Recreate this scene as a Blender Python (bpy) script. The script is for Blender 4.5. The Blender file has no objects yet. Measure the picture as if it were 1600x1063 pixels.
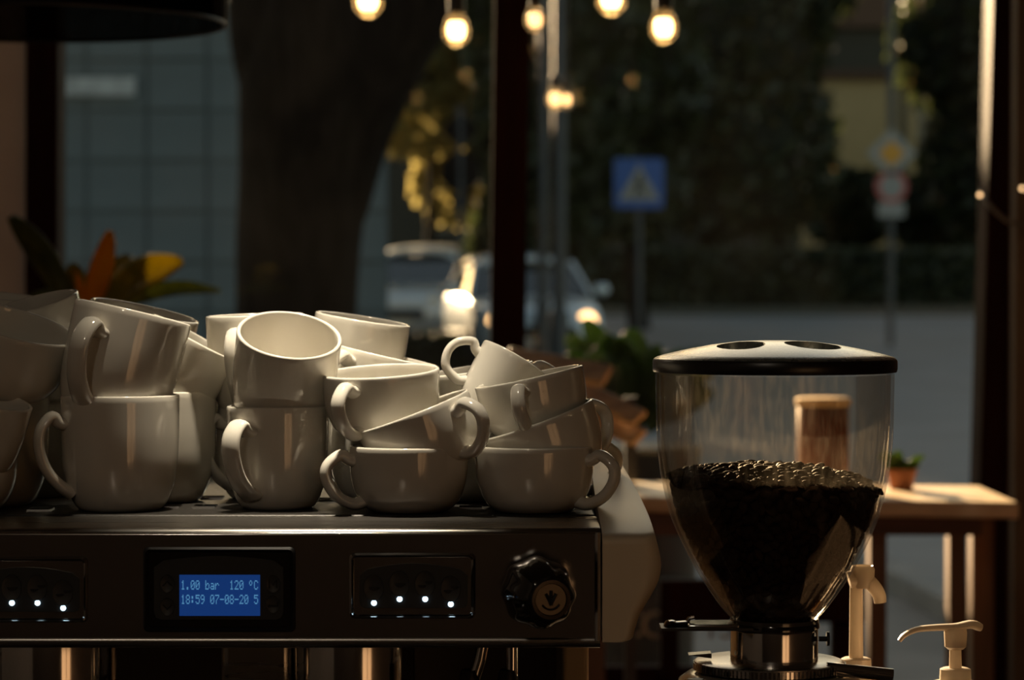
import bpy, bmesh, math, random
from mathutils import Vector, Matrix, Euler
random.seed(7)
R = math.radians
PI = math.pi
S = bpy.context.scene
C = S.collection

# ------------------------------------------------------------------ camera
FPX = 4200.0
CAMZ = 1.5
PITCH = math.atan((531.5 - 450.0) / FPX)
cd = bpy.data.cameras.new('camera')
cam = bpy.data.objects.new('camera', cd)
C.objects.link(cam)
cam.location = (0, 0, CAMZ)
cam.rotation_euler = (PI / 2 - PITCH, 0, 0)
cd.sensor_width = 36.0
cd.lens = FPX / 1600.0 * 36.0
cd.clip_end = 500
cd.dof.use_dof = True
cd.dof.focus_distance = 2.06
cd.dof.aperture_fstop = 8.5
S.camera = cam


def at(px, py, Y):
    """world point at depth Y seen at pixel (px, py)"""
    dx = (px - 800.0) / FPX
    dy = (531.5 - py) / FPX
    cp, sp = math.cos(PITCH), math.sin(PITCH)
    d = Vector((dx, cp + dy * sp, -sp + dy * cp))
    return Vector((0, 0, CAMZ)) + d * (Y / d.y)


# ------------------------------------------------------------------ world, sun, lamps, exposure
w = bpy.data.worlds.new('evening_sky')
S.world = w
w.use_nodes = True
bgn = w.node_tree.nodes['Background']
SUN_AZ, SUN_EL = R(17.0), R(14.0)
sky = w.node_tree.nodes.new('ShaderNodeTexSky')
sky.sky_type = 'NISHITA'
sky.sun_disc = False
sky.sun_elevation = SUN_EL
sky.sun_rotation = -SUN_AZ
sky.dust_density = 1.2
sky.ozone_density = 1.2
wb = w.node_tree.nodes.new('ShaderNodeVectorMath')     # evening white balance of the whole sky
wb.operation = 'MULTIPLY'
wb.inputs[1].default_value = (1.18, 1.0, 0.74)
w.node_tree.links.new(sky.outputs[0], wb.inputs[0])
w.node_tree.links.new(wb.outputs[0], bgn.inputs[0])
bgn.inputs[1].default_value = 0.17
sun_dir = Vector((-math.sin(SUN_AZ) * math.cos(SUN_EL), math.cos(SUN_AZ) * math.cos(SUN_EL), math.sin(SUN_EL)))
sd = bpy.data.lights.new('sun', 'SUN')
sd.energy = 30.0
sd.angle = R(0.6)
sd.color = (1.0, 0.70, 0.40)
so = bpy.data.objects.new('sun', sd)
C.objects.link(so)
so.rotation_euler = sun_dir.to_track_quat('Z', 'Y').to_euler()
so.location = (-10, 30, 20)


def spot(name, loc, target, power, size, blend, radius, color):
    l = bpy.data.lights.new(name, 'SPOT')
    l.energy = power
    l.spot_size = size
    l.spot_blend = blend
    l.shadow_soft_size = radius
    l.color = color
    o = bpy.data.objects.new(name, l)
    C.objects.link(o)
    o.location = loc
    o.rotation_euler = (Vector(loc) - Vector(target)).to_track_quat('Z', 'Y').to_euler()
    return o


spot('ceiling_spot_over_cups', (-0.14, 2.05, 2.65), (-0.165, 2.14, 1.40), 185.0, R(19), 1.0, 0.03, (1.0, 0.85, 0.63))


def point(name, loc, power, radius, color):
    l = bpy.data.lights.new(name, 'POINT')
    l.energy = power
    l.shadow_soft_size = radius
    l.color = color
    o = bpy.data.objects.new(name, l)
    C.objects.link(o)
    o.location = loc
    return o


point('fill_behind_camera', (-0.8, -1.8, 3.3), 21.0, 0.15, (1.0, 0.84, 0.64))  # added fill light for the cup fronts, no fixture
point('fill_left_wall', (-2.2, 4.2, 2.4), 4.0, 0.10, (1.0, 0.78, 0.56))  # added light to brighten the wall strip left of the window

S.view_settings.view_transform = 'Standard'
S.view_settings.look = 'None'
S.view_settings.gamma = 1.0
S.view_settings.use_curve_mapping = False
S.view_settings.exposure = 0.0
S.cycles.max_bounces = 10
S.cycles.transparent_max_bounces = 24
S.cycles.use_denoising = True
S.cycles.sample_clamp_indirect = 6.0
S.cycles.caustics_reflective = False
S.cycles.caustics_refractive = False

# ------------------------------------------------------------------ materials
MATS = {}


def mat(name, col=(.5, .5, .5), rough=.5, metal=0.0, coat=0.0, spec=0.5, var=0.0, scale=20.0, bump=0.0,
        stretch=(1, 1, 1), emit=None, estr=0.0, col2=None, transl=0.0, rvar=0.0):
    if name in MATS:
        return MATS[name]
    m = bpy.data.materials.new(name)
    m.use_nodes = True
    nt = m.node_tree
    b = nt.nodes['Principled BSDF']
    b.inputs['Base Color'].default_value = (*col, 1)
    b.inputs['Roughness'].default_value = rough
    b.inputs['Metallic'].default_value = metal
    b.inputs['Coat Weight'].default_value = coat
    b.inputs['Coat Roughness'].default_value = 0.22 if name == 'lid_plastic' else 0.05
    b.inputs['Specular IOR Level'].default_value = spec
    if var or bump or col2 or rvar:
        tc = nt.nodes.new('ShaderNodeTexCoord')
        mp = nt.nodes.new('ShaderNodeMapping')
        mp.inputs['Scale'].default_value = stretch
        nz = nt.nodes.new('ShaderNodeTexNoise')
        nz.inputs['Scale'].default_value = scale
        nz.inputs['Detail'].default_value = 4
        nt.links.new(tc.outputs['Object'], mp.inputs[0])
        nt.links.new(mp.outputs[0], nz.inputs['Vector'])
        if var or col2:
            rp = nt.nodes.new('ShaderNodeValToRGB')
            c2 = col2 or tuple(min(1, c * (1 + var)) for c in col)
            c1 = col if col2 else tuple(c * (1 - var) for c in col)
            rp.color_ramp.elements[0].color = (*c1, 1)
            rp.color_ramp.elements[1].color = (*c2, 1)
            rp.color_ramp.elements[0].position = .35
            rp.color_ramp.elements[1].position = .65
            nt.links.new(nz.outputs['Fac'], rp.inputs[0])
            nt.links.new(rp.outputs[0], b.inputs['Base Color'])
        if rvar:
            mr = nt.nodes.new('ShaderNodeMapRange')
            mr.inputs['To Min'].default_value = max(0.02, rough - rvar)
            mr.inputs['To Max'].default_value = rough + rvar
            nt.links.new(nz.outputs['Fac'], mr.inputs['Value'])
            nt.links.new(mr.outputs[0], b.inputs['Roughness'])
        if bump:
            bp = nt.nodes.new('ShaderNodeBump')
            bp.inputs['Strength'].default_value = bump
            bp.inputs['Distance'].default_value = 0.01
            nt.links.new(nz.outputs['Fac'], bp.inputs['Height'])
            nt.links.new(bp.outputs[0], b.inputs['Normal'])
    if emit:
        b.inputs['Emission Color'].default_value = (*emit, 1)
        b.inputs['Emission Strength'].default_value = estr
    if transl:
        tr = nt.nodes.new('ShaderNodeBsdfTranslucent')
        tr.inputs[0].default_value = (*(min(1, c * 1.6) for c in (col2 or col)), 1)
        mx = nt.nodes.new('ShaderNodeMixShader')
        mx.inputs[0].default_value = transl
        nt.links.new(b.outputs[0], mx.inputs[1])
        nt.links.new(tr.outputs[0], mx.inputs[2])
        nt.links.new(mx.outputs[0], nt.nodes['Material Output'].inputs[0])
    MATS[name] = m
    return m


def glass_mat(name, tint=(1, 1, 1), ior=1.45, rough=0.0, haze=0.0, hazecol=(.7, .7, .7), scratch=False, gain=1.0):
    """thin glass: light goes straight through, fresnel gloss on top, a little dust"""
    m = bpy.data.materials.new(name)
    m.use_nodes = True
    nt = m.node_tree
    for n in list(nt.nodes):
        if n.type != 'OUTPUT_MATERIAL':
            nt.nodes.remove(n)
    out = nt.nodes['Material Output']
    tr = nt.nodes.new('ShaderNodeBsdfTransparent')
    tr.inputs[0].default_value = (*tint, 1)
    gl = nt.nodes.new('ShaderNodeBsdfGlossy')
    gl.inputs['Roughness'].default_value = rough
    fr = nt.nodes.new('ShaderNodeFresnel')
    fr.inputs['IOR'].default_value = ior
    mx = nt.nodes.new('ShaderNodeMixShader')
    if gain != 1.0:
        mu = nt.nodes.new('ShaderNodeMath')
        mu.operation = 'MULTIPLY'
        mu.inputs[1].default_value = gain
        nt.links.new(fr.outputs[0], mu.inputs[0])
        nt.links.new(mu.outputs[0], mx.inputs[0])
    else:
        nt.links.new(fr.outputs[0], mx.inputs[0])
    nt.links.new(tr.outputs[0], mx.inputs[1])
    nt.links.new(gl.outputs[0], mx.inputs[2])
    last = mx
    if haze:
        df = nt.nodes.new('ShaderNodeBsdfDiffuse')
        df.inputs[0].default_value = (*hazecol, 1)
        tl = nt.nodes.new('ShaderNodeBsdfTranslucent')
        tl.inputs[0].default_value = (*hazecol, 1)
        md = nt.nodes.new('ShaderNodeMixShader')
        md.inputs[0].default_value = .55
        nt.links.new(df.outputs[0], md.inputs[1])
        nt.links.new(tl.outputs[0], md.inputs[2])
        m2 = nt.nodes.new('ShaderNodeMixShader')
        tc = nt.nodes.new('ShaderNodeTexCoord')
        nz = nt.nodes.new('ShaderNodeTexNoise')
        nz.inputs['Scale'].default_value = 45 if scratch else 2.5
        nz.inputs['Detail'].default_value = 6
        mp = nt.nodes.new('ShaderNodeMapping')
        mp.inputs['Rotation'].default_value = (0.3, 0.5, 0.2) if scratch else (0, 0, 0)
        mp.inputs['Scale'].default_value = (5, 5, 1) if scratch else (1, 1, 1)
        nt.links.new(tc.outputs['Object'], mp.inputs[0])
        nt.links.new(mp.outputs[0], nz.inputs['Vector'])
        mr = nt.nodes.new('ShaderNodeMapRange')
        mr.inputs['From Min'].default_value = .45
        mr.inputs['From Max'].default_value = .8
        mr.inputs['To Min'].default_value = haze * .4
        mr.inputs['To Max'].default_value = haze * 3.0
        nt.links.new(nz.outputs['Fac'], mr.inputs['Value'])
        nt.links.new(mr.outputs[0], m2.inputs[0])
        nt.links.new(mx.outputs[0], m2.inputs[1])
        nt.links.new(md.outputs[0], m2.inputs[2])
        last = m2
    nt.links.new(last.outputs[0], out.inputs[0])
    MATS[name] = m
    return m


porcelain = mat('porcelain', (.74, .71, .64), .10, coat=.6, spec=.55)
chrome = mat('chrome', (.62, .61, .60), .10, 1.0, rvar=.04, scale=60, stretch=(1, 1, 1))
brushed = mat('brushed_steel', (.40, .38, .36), .29, 1.0, rvar=.08, scale=90, stretch=(.05, 1, 1))
polished = mat('polished_panel', (.55, .52, .50), .16, 1.0, rvar=.03, scale=8)
traymat = mat('tray_black', (.022, .020, .018), .42, .3, rvar=.12, scale=200)
cream = mat('cream_plastic', (.80, .68, .50), .42, spec=.35, var=.02, scale=5)
black_gloss = mat('black_gloss_plastic', (.010, .009, .009), .12, coat=.6)
black_matte = mat('black_matte_plastic', (.016, .016, .017), .45)
lidmat = mat('lid_plastic', (.13, .15, .15), .28, spec=1.0, coat=1.0, rvar=.08, scale=120)
lidrim = mat('lid_rim_plastic', (.010, .010, .010), .30)
keypad = mat('keypad_grey', (.020, .021, .021), .55)
keybtn = mat('key_button_grey', (.036, .036, .036), .50)
icon = mat('icon_black', (.004, .004, .004), .6)
led = mat('led_white', (.2, .3, .4), .3, emit=(.62, .85, 1.0), estr=3.2)
lcd = mat('lcd_blue', (.002, .006, .02), .25, emit=(.006, .030, .135), estr=1.0)
lcdtxt = mat('lcd_text_blue', (.02, .05, .1), .4, emit=(.07, .22, .40), estr=1.0)
hopper_glass = glass_mat('hopper_acrylic', (.95, .93, .90), 1.42, 0.03, .005, (.9, .8, .65), True, .38)
pane_glass = glass_mat('window_glass', (.97, .98, .97), 1.40, 0.0, .0004, (.8, .75, .7), False, .10)
bulb_glass = glass_mat('bulb_glass', (1, .93, .80), 1.3, 0.0, .05, (1, .85, .6), False, .8)
redwood = mat('dark_red_paint', (.016, .0034, .0024), .7, spec=.08, var=.25, scale=6, stretch=(6, 6, .4))
plaster = mat('wall_plaster', (.62, .53, .47), .85, var=.05, scale=8, bump=.05)
ceilm = mat('ceiling_paint', (.16, .13, .10), .9, var=.05, scale=3)
floorm = mat('floor_wood', (.040, .024, .014), .5, var=.3, scale=4, stretch=(8, .6, 1))
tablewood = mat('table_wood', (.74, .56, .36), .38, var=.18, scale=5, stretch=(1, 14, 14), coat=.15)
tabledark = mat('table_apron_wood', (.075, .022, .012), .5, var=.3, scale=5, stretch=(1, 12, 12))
plankwood = mat('bench_wood', (.34, .22, .13), .6, var=.25, scale=4, stretch=(1, 12, 12))
counterm = mat('counter_top', (.05, .035, .025), .4, var=.3, scale=6, stretch=(1, 10, 1))
pumpm = mat('pump_plastic', (.66, .56, .46), .32, transl=.15)
bottlem = mat('syrup_bottle', (.10, .045, .015), .12, coat=.4)
beanm = mat('coffee_bean_roast', (.018, .010, .006), .65, col2=(.042, .024, .014), scale=90, spec=.10)
potred = mat('red_brown_tin', (.14, .042, .026), .45, var=.15, scale=14)
cork = mat('cork_lid', (.62, .46, .28), .7, var=.2, scale=60)
terracotta = mat('terracotta', (.30, .11, .05), .7, var=.15, scale=12)
leafg = mat('leaf_green', (.045, .10, .020), .45, col2=(.10, .17, .03), scale=9, transl=.35)
leafdk = mat('croton_dark_leaf', (.03, .05, .014), .35, col2=(.11, .13, .02), scale=22, stretch=(1, 6, 1), transl=.2)
leafyl = mat('croton_yellow_leaf', (.09, .11, .012), .35, col2=(.34, .27, .02), scale=26, stretch=(1, 6, 1), transl=.25)
leafor = mat('croton_orange_leaf', (.85, .34, .03), .35, col2=(.92, .44, .05), scale=22, stretch=(1, 6, 1), transl=.25)
stemm = mat('stem', (.08, .05, .02), .6)
shade = glass_mat('lampshade_fabric', (.26, .25, .24), 1.05, .8, .25, (.020, .014, .011), True, .3)
metal_dk = mat('dark_metal', (.03, .03, .032), .45, .6)
cordm = mat('cord_black', (.012, .011, .010), .6)
bulb_hot = mat('bulb_filament', (1, .8, .5), .5, emit=(1.0, .62, .24), estr=11.0)
bulb_hot2 = mat('bulb_filament_dim', (1, .8, .5), .5, emit=(1.0, .60, .28), estr=3.0)
bark = mat('bark', (.007, .006, .005), .98, spec=.05, col2=(.016, .013, .011), scale=9, stretch=(3, 3, .5), bump=.8)
facade = mat('facade_panel', (.088, .110, .124), .7, var=.10, scale=1.3)
facade_joint = mat('facade_joint', (.078, .098, .112), .9)
signstrip = mat('pale_sign_board', (.34, .36, .38), .6, var=.2, scale=6)
asphalt = mat('asphalt', (.16, .165, .17), .75, var=.10, scale=.8)
paving = mat('paving', (.17, .155, .14), .85, var=.18, scale=1.5)
kerbm = mat('kerb_stone', (.20, .19, .18), .85, var=.12, scale=3)
earth = mat('verge_earth', (.05, .045, .025), .95, var=.3, scale=2)
ochre = mat('ochre_render', (.50, .36, .18), .85, var=.08, scale=.5)
ochre_dk = mat('roof_brown', (.10, .055, .035), .85)
darkglass = mat('dark_window_glass', (.012, .014, .016), .08, coat=.3)
winframe = mat('window_frame_paint', (.20, .18, .15), .6)
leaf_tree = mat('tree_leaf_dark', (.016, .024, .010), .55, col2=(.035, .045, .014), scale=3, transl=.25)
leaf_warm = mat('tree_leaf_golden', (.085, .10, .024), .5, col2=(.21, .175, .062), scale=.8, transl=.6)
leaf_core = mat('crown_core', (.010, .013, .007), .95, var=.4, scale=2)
leaf_gloss = mat('leaf_glossy', (.10, .07, .025), .22, col2=(.16, .10, .03), scale=.5, coat=.6, transl=.3)
hedge_leaf = mat('hedge_leaf', (.020, .026, .012), .5, col2=(.045, .050, .020), scale=3, transl=.2)
signblue = mat('sign_blue', (.012, .085, .36), .45)
signwhite = mat('sign_white', (.27, .27, .265), .5)
signblack = mat('sign_black', (.01, .01, .01), .5)
signyellow = mat('sign_yellow', (.60, .28, .02), .45)
signred = mat('sign_red', (.45, .10, .09), .5)
signback = mat('sign_back_grey', (.008, .008, .009), .8, spec=.1)
polem = mat('pole_grey', (.055, .06, .066), .55, .3, var=.1, scale=4)
carsilver = mat('car_silver_paint', (.60, .66, .70), .34, .35, coat=1.0)
cardark = mat('car_dark_paint', (.06, .07, .08), .25, .5, coat=.8)
carglass = mat('car_glass', (.015, .022, .025), .05, coat=.5)
tyre = mat('tyre_rubber', (.012, .012, .012), .8)
glint_lamp = mat('headlamp_glint', (.5, .5, .5), .1, emit=(1.0, .55, .22), estr=5.0)  # glow stands in for orange sun glints on the car
headoff = mat('headlamp_clear', (.55, .55, .52), .1, .4)
numplate = mat('number_plate', (.55, .55, .5), .5)
lettering = mat('window_lettering', (.44, .40, .36), .6)


# ------------------------------------------------------------------ mesh helpers
class MB:
    def __init__(s):
        s.v, s.f = [], []

    def add(s, vs, fs, M=None):
        n = len(s.v)
        for p in vs:
            p = Vector(p)
            s.v.append(M @ p if M else p)
        for f in fs:
            s.f.append([i + n for i in f])
        return s

    def box(s, c, d, M=None):
        x, y, z = (k / 2 for k in d)
        c = Vector(c)
        vs = [c + Vector((a, b, e)) for e in (-z, z) for a, b in ((-x, -y), (x, -y), (x, y), (-x, y))]
        return s.add(vs, [(3, 2, 1, 0), (4, 5, 6, 7), (0, 1, 5, 4), (1, 2, 6, 5), (2, 3, 7, 6), (3, 0, 4, 7)], M)

    def lathe(s, prof, seg=48, M=None, lobes=0, amp=0.0):
        vs, fs, rings = [], [], []
        for r, z in prof:
            if r < 1e-6:
                rings.append([len(vs)])
                vs.append((0, 0, z))
            else:
                ring = []
                for k in range(seg):
                    a = 2 * PI * k / seg
                    rr = r * (1 + amp * math.cos(lobes * a)) if lobes else r
                    ring.append(len(vs))
                    vs.append((rr * math.cos(a), rr * math.sin(a), z))
                rings.append(ring)
        for a, b in zip(rings, rings[1:]):
            if len(a) == 1 and len(b) == 1:
                continue
            for k in range(seg):
                k2 = (k + 1) % seg
                if len(a) == 1:
                    fs.append((a[0], b[k2], b[k]))
                elif len(b) == 1:
                    fs.append((a[k], a[k2], b[0]))
                else:
                    fs.append((a[k], a[k2], b[k2], b[k]))
        return s.add(vs, fs, M)

    def tube(s, pts, rad, seg=10, M=None, closed=False, flat=None, ref=None):
        """sweep; rad number or list; flat=(wide, thin) makes an oval ribbon whose wide axis follows ref"""
        pts = [Vector(p) for p in pts]
        n = len(pts)
        vs, fs = [], []
        up = Vector(ref) if ref else None
        prev = None
        for i, p in enumerate(pts):
            if closed:
                t = (pts[(i + 1) % n] - pts[i - 1])
            else:
                t = (pts[min(i + 1, n - 1)] - pts[max(i - 1, 0)])
            t.normalize()
            if up is not None:
                a = up - t * up.dot(t)
            elif prev is not None:
                a = prev - t * prev.dot(t)
            else:
                a = Vector((0, 0, 1)) if abs(t.z) < .9 else Vector((1, 0, 0))
                a = a - t * a.dot(t)
            a.normalize()
            prev = a
            b = t.cross(a)
            r = rad[i] if isinstance(rad, (list, tuple)) else rad
            wa, wb = (flat[0] * r, flat[1] * r) if flat else (r, r)
            for k in range(seg):
                th = 2 * PI * k / seg
                vs.append(p + a * (wa * math.cos(th)) + b * (wb * math.sin(th)))
        rng = n if closed else n - 1
        for i in range(rng):
            j = (i + 1) % n
            for k in range(seg):
                k2 = (k + 1) % seg
                fs.append((i * seg + k, i * seg + k2, j * seg + k2, j * seg + k))
        if not closed:
            fs.append(tuple(range(seg - 1, -1, -1)))
            fs.append(tuple((n - 1) * seg + k for k in range(seg)))
        return s.add(vs, fs, M)

    def prism(s, poly, y0, y1, M=None):
        """polygon in XZ extruded along Y from y0 to y1"""
        n = len(poly)
        vs = [(x, y0, z) for x, z in poly] + [(x, y1, z) for x, z in poly]
        fs = [tuple(range(n)), tuple(range(2 * n - 1, n - 1, -1))]
        for k in range(n):
            k2 = (k + 1) % n
            fs.append((k, k + n, k2 + n, k2))
        return s.add(vs, fs, M)

    def mesh(s, name, smooth=True, ang=40):
        me = bpy.data.meshes.new(name)
        me.from_pydata([tuple(p) for p in s.v], [], s.f)
        bm = bmesh.new()
        bm.from_mesh(me)
        bmesh.ops.recalc_face_normals(bm, faces=bm.faces)
        bm.to_mesh(me)
        bm.free()
        if smooth:
            me.shade_smooth()
            me.set_sharp_from_angle(angle=R(ang))
        me.update()
        return me

    def build(s, name, m, parent=None, smooth=True, ang=40, bevel=0, loc=None):
        me = s.mesh(name, smooth, ang)
        o = bpy.data.objects.new(name, me)
        me.materials.append(m)
        C.objects.link(o)
        if parent:
            o.parent = parent
        if loc is not None:
            o.location = loc
        if bevel:
            md = o.modifiers.new('bevel', 'BEVEL')
            md.width = bevel
            md.segments = 3
            md.limit_method = 'ANGLE'
            md.angle_limit = R(40)
        return o


def tag(o, label=None, cat=None, group=None, kind=None):
    if label:
        o['label'] = label
    if cat:
        o['category'] = cat
    if group:
        o['group'] = group
    if kind:
        o['kind'] = kind
    return o


def thing(name, label, cat, loc=(0, 0, 0), group=None, rot=None):
    o = bpy.data.objects.new(name, None)
    o.empty_display_size = .05
    C.objects.link(o)
    o.location = loc
    if rot is not None:
        o.rotation_euler = rot
    return tag(o, label, cat, group)


def copy_tree(o, parent=None):
    c = o.copy()
    C.objects.link(c)
    c.parent = parent
    for ch in list(o.children):
        copy_tree(ch, c)
    return c


def rrect(x0, x1, z0, z1, r, n=5):
    pts = []
    for cx, cz, a0 in ((x1 - r, z1 - r, 0), (x0 + r, z1 - r, 90), (x0 + r, z0 + r, 180), (x1 - r, z0 + r, 270)):
        for k in range(n + 1):
            a = R(a0 + 90 * k / n)
            pts.append((cx + r * math.cos(a), cz + r * math.sin(a)))
    return pts


def spline(pts, n):
    """Catmull-Rom through points"""
    P = [Vector(p) for p in pts]
    P = [P[0] * 2 - P[1]] + P + [P[-1] * 2 - P[-2]]
    out = []
    segs = len(P) - 3
    for i in range(n + 1):
        u = i / n * segs
        k = min(int(u), segs - 1)
        t = u - k
        a, b, c, d = P[k:k + 4]
        out.append(.5 * ((2 * b) + (c - a) * t + (2 * a - 5 * b + 4 * c - d) * t * t + (3 * b - a - 3 * c + d) * t ** 3))
    return out


def text_mesh(s, size, depth, name, m, parent, M, spacing=1.0):
    cu = bpy.data.curves.new(name, 'FONT')
    cu.body = s
    cu.size = size
    cu.extrude = depth
    cu.space_character = spacing
    t = bpy.data.objects.new(name, cu)
    C.objects.link(t)
    bpy.context.view_layer.update()
    me = bpy.data.meshes.new_from_object(t.evaluated_get(bpy.context.evaluated_depsgraph_get()))
    C.objects.unlink(t)
    bpy.data.objects.remove(t)
    o = bpy.data.objects.new(name, me)
    me.materials.clear()
    me.materials.append(m)
    C.objects.link(o)
    if parent:
        o.parent = parent
    o.matrix_local = M
    return o


# ------------------------------------------------------------------ the room
WY = 5.5           # window plane
WX0 = at(47, 500, WY).x
WX1 = at(1592, 500, WY).x
WZ0, WZ1 = .22, 3.7
RX0, RX1, RY0, RY1, RZ = -3.5, 3.5, -3.0, WY, 4.0


def struct(name, mb, m, **k):
    return tag(mb.build(name, m, smooth=False, **k), kind='structure')


struct('floor', MB().box((0, (RY0 + WY) / 2, -.05), (7.4, WY - RY0 + .5, .1)), floorm)
struct('ceiling', MB().box((0, (RY0 + WY) / 2, RZ + .05), (7.4, WY - RY0 + .5, .1)), ceilm)
struct('wall_left', MB().box((RX0 - .06, (RY0 + WY) / 2, RZ / 2), (.12, WY - RY0 + .2, RZ)), plaster)
panelling = mat('wall_panelling', (.11, .075, .052), .6, var=.2, scale=4, stretch=(6, 6, .5))
struct('wall_right', MB().box((RX1 + .06, (RY0 + WY) / 2, RZ / 2), (.12, WY - RY0 + .2, RZ)), panelling)
struct('wall_back', MB().box((0, RY0 - .06, RZ / 2), (7.0, .12, RZ)), panelling)
wf = MB()
wf.box(((RX0 + WX0) / 2, WY + .08, RZ / 2), (WX0 - RX0, .16, RZ))
wf.box(((RX1 + WX1) / 2, WY + .08, RZ / 2), (RX1 - WX1, .16, RZ))
wf.box(((WX0 + WX1) / 2, WY + .08, (WZ1 + RZ) / 2), (WX1 - WX0, .16, RZ - WZ1))
wf.box(((WX0 + WX1) / 2, WY + .08, WZ0 / 2), (WX1 - WX0, .16, WZ0))
struct('wall_front', wf, plaster)
we = MB()
we.box(((RX0 + WX0) / 2, WY + .18, RZ / 2), (WX0 - RX0, .04, RZ))
we.box(((RX1 + WX1) / 2, WY + .18, RZ / 2), (RX1 - WX1, .04, RZ))
we.box(((WX0 + WX1) / 2, WY + .18, (WZ1 + RZ) / 2 + .3), (WX1 - WX0, .04, RZ - WZ1 + .6))
struct('wall_exterior', we, mat('exterior_dark_layer', (.06, .05, .045), .8, var=.1, scale=3))  # dark outer skin added to cut sunlight bounced onto the trunk


def leanpost(pxa, pya, pxb, pyb, width, depth, Y, z0=None, z1=None):
    """post whose left edge runs through two pixels; drawn on past them"""
    a, b = at(pxa, pya, Y), at(pxb, pyb, Y)
    z0 = WZ0 if z0 is None else z0
    z1 = WZ1 if z1 is None else z1
    k = (b.x - a.x) / (b.z - a.z)
    xa, xb = a.x + (z0 - a.z) * k, a.x + (z1 - a.z) * k
    vs = []
    for x, z in ((xa, z0), (xb, z1)):
        vs += [(x, Y, z), (x + width, Y, z), (x + width, Y + depth, z), (x, Y + depth, z)]
    return MB().add(vs, [(3, 2, 1, 0), (4, 5, 6, 7), (0, 1, 5, 4), (1, 2, 6, 5), (2, 3, 7, 6), (3, 0, 4, 7)])


struct('trim_1', leanpost(40, 60, 39, 440, .066, .10, WY - .03), redwood, bevel=.004)
struct('trim_2', leanpost(772, 0, 765, 540, .073, .10, WY - .03), redwood, bevel=.004)
struct('trim_3', leanpost(1552, 0, 1531, 740, .075, .12, WY - .03, z0=0.0), redwood, bevel=.004)
struct('trim_4', MB().box(((WX0 + WX1) / 2, WY + .02, WZ1 + .0), (WX1 - WX0, .10, .10)), redwood, bevel=.004)
# lower rails and stiles of the window, dark red
zr = at(900, 930, WY).z
struct('trim_5', MB().box(((WX0 + WX1) / 2, WY + .03, WZ0 + .03), (WX1 - WX0, .10, .10)), redwood, bevel=.004)

# panes
for n, (xa, xb, xc) in enumerate(((at(88, 300, WY).x, at(768, 300, WY).x, 0), (at(824, 300, WY).x, at(1541, 300, WY).x, 0))):
    wd = thing('window_%d' % (n + 1), None, None, ((xa + xb) / 2, WY + .03, WZ0))
    tag(wd, kind='structure')
    MB().box((0, 0, (WZ1 - WZ0) / 2), (xb - xa + .02, .006, WZ1 - WZ0)).build('pane', pane_glass, wd, smooth=False)

# pale right jamb beyond the post
struct('trim_6', leanpost(1588, 0, 1584, 740, .05, .06, WY - .10, z0=0.0), mat('jamb_brown', (.10, .07, .05), .7, var=.1, scale=5), bevel=.004)

# ------------------------------------------------------------------ counter under the machine
ZC = .90
ct = thing('bar_counter', 'dark bar counter carrying the espresso machine and the grinder', 'counter', (0, 2.3, 0))
MB().box((-.1, 0, ZC - .02), (2.3, .95, .04)).build('counter_top', counterm, ct, bevel=.004)
MB().box((-.1, .02, (ZC - .04) / 2), (2.2, .85, ZC - .04)).build('counter_front', tabledark, ct, smooth=False)

# ------------------------------------------------------------------ espresso machine
TZ = 1.325          # cup tray height
PY = 1.965          # front panel plane
em = thing('espresso_machine', 'wide chrome espresso machine with blue display and cream side cover, piled with cups', 'espresso machine', (0, 0, 0))


def pp(px, py, Y=PY):
    p = at(px, py, Y)
    return p.x, p.z


XL = at(-420, 900, PY).x
XR = at(938, 900, PY).x
zt = at(500, 832, PY).z
zb = at(500, 1001, PY).z
# front panel, polished
MB().box(((XL + XR) / 2, PY + .02, (zt + zb) / 2), (XR - XL, .04, zt - zb)).build('front_panel', polished, em, bevel=.002)
# rounded rail along the top front edge
rail = []
for a in range(0, 100, 10):
    rail.append((PY + .008 - .008 * math.sin(R(a)), TZ - .001 - .008 + .008 * math.cos(R(a))))
prof = [(2.068, TZ - .001)] + rail + [(PY + .0005, zt - .001), (2.068, zt - .001)]
mb = MB()
n = len(prof)
mb.add([(XL, y, z) for y, z in prof] + [(XR, y, z) for y, z in prof],
       [tuple(range(n)), tuple(range(2 * n - 1, n - 1, -1))] + [(k, (k + 1) % n, (k + 1) % n + n, k + n) for k in range(n)])
mb.build('top_rail', brushed, em)
# lower lip
MB().tube([(XL, PY + .004, zb - .001), (XR, PY + .004, zb - .001)], .005, 12).build('lower_lip', brushed, em)
# right trim edge of the panel
MB().tube([(XR - .002, PY - .001, zb), (XR - .002, PY - .001, zt)], .0022, 8).build('panel_edge', chrome, em)
# tray
MB().box(((XL + XR) / 2, 2.30, TZ - .010), (XR - XL, .46, .020)).build('cup_tray', traymat, em, bevel=.002)
MB().box(((XL + XR) / 2, 2.525, TZ + .012), (XR - XL, .012, .05)).build('tray_back_rail', brushed, em, bevel=.003)
for x0, y0 in ((60, 2.10), (150, 2.16), (262, 2.13), (318, 2.13), (330, 2.22), (455, 2.16), (500, 2.20), (640, 2.12), (735, 2.12), (822, 2.16)):
    c = at(x0, 790, y0)
    sl = MB()
    for k in range(5):
        sl.box((c.x + .0, y0 + k * .005, TZ + .0008), (.018, .0022, .0016))
    sl.build('tray_slot', chrome, em, smooth=False)
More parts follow.
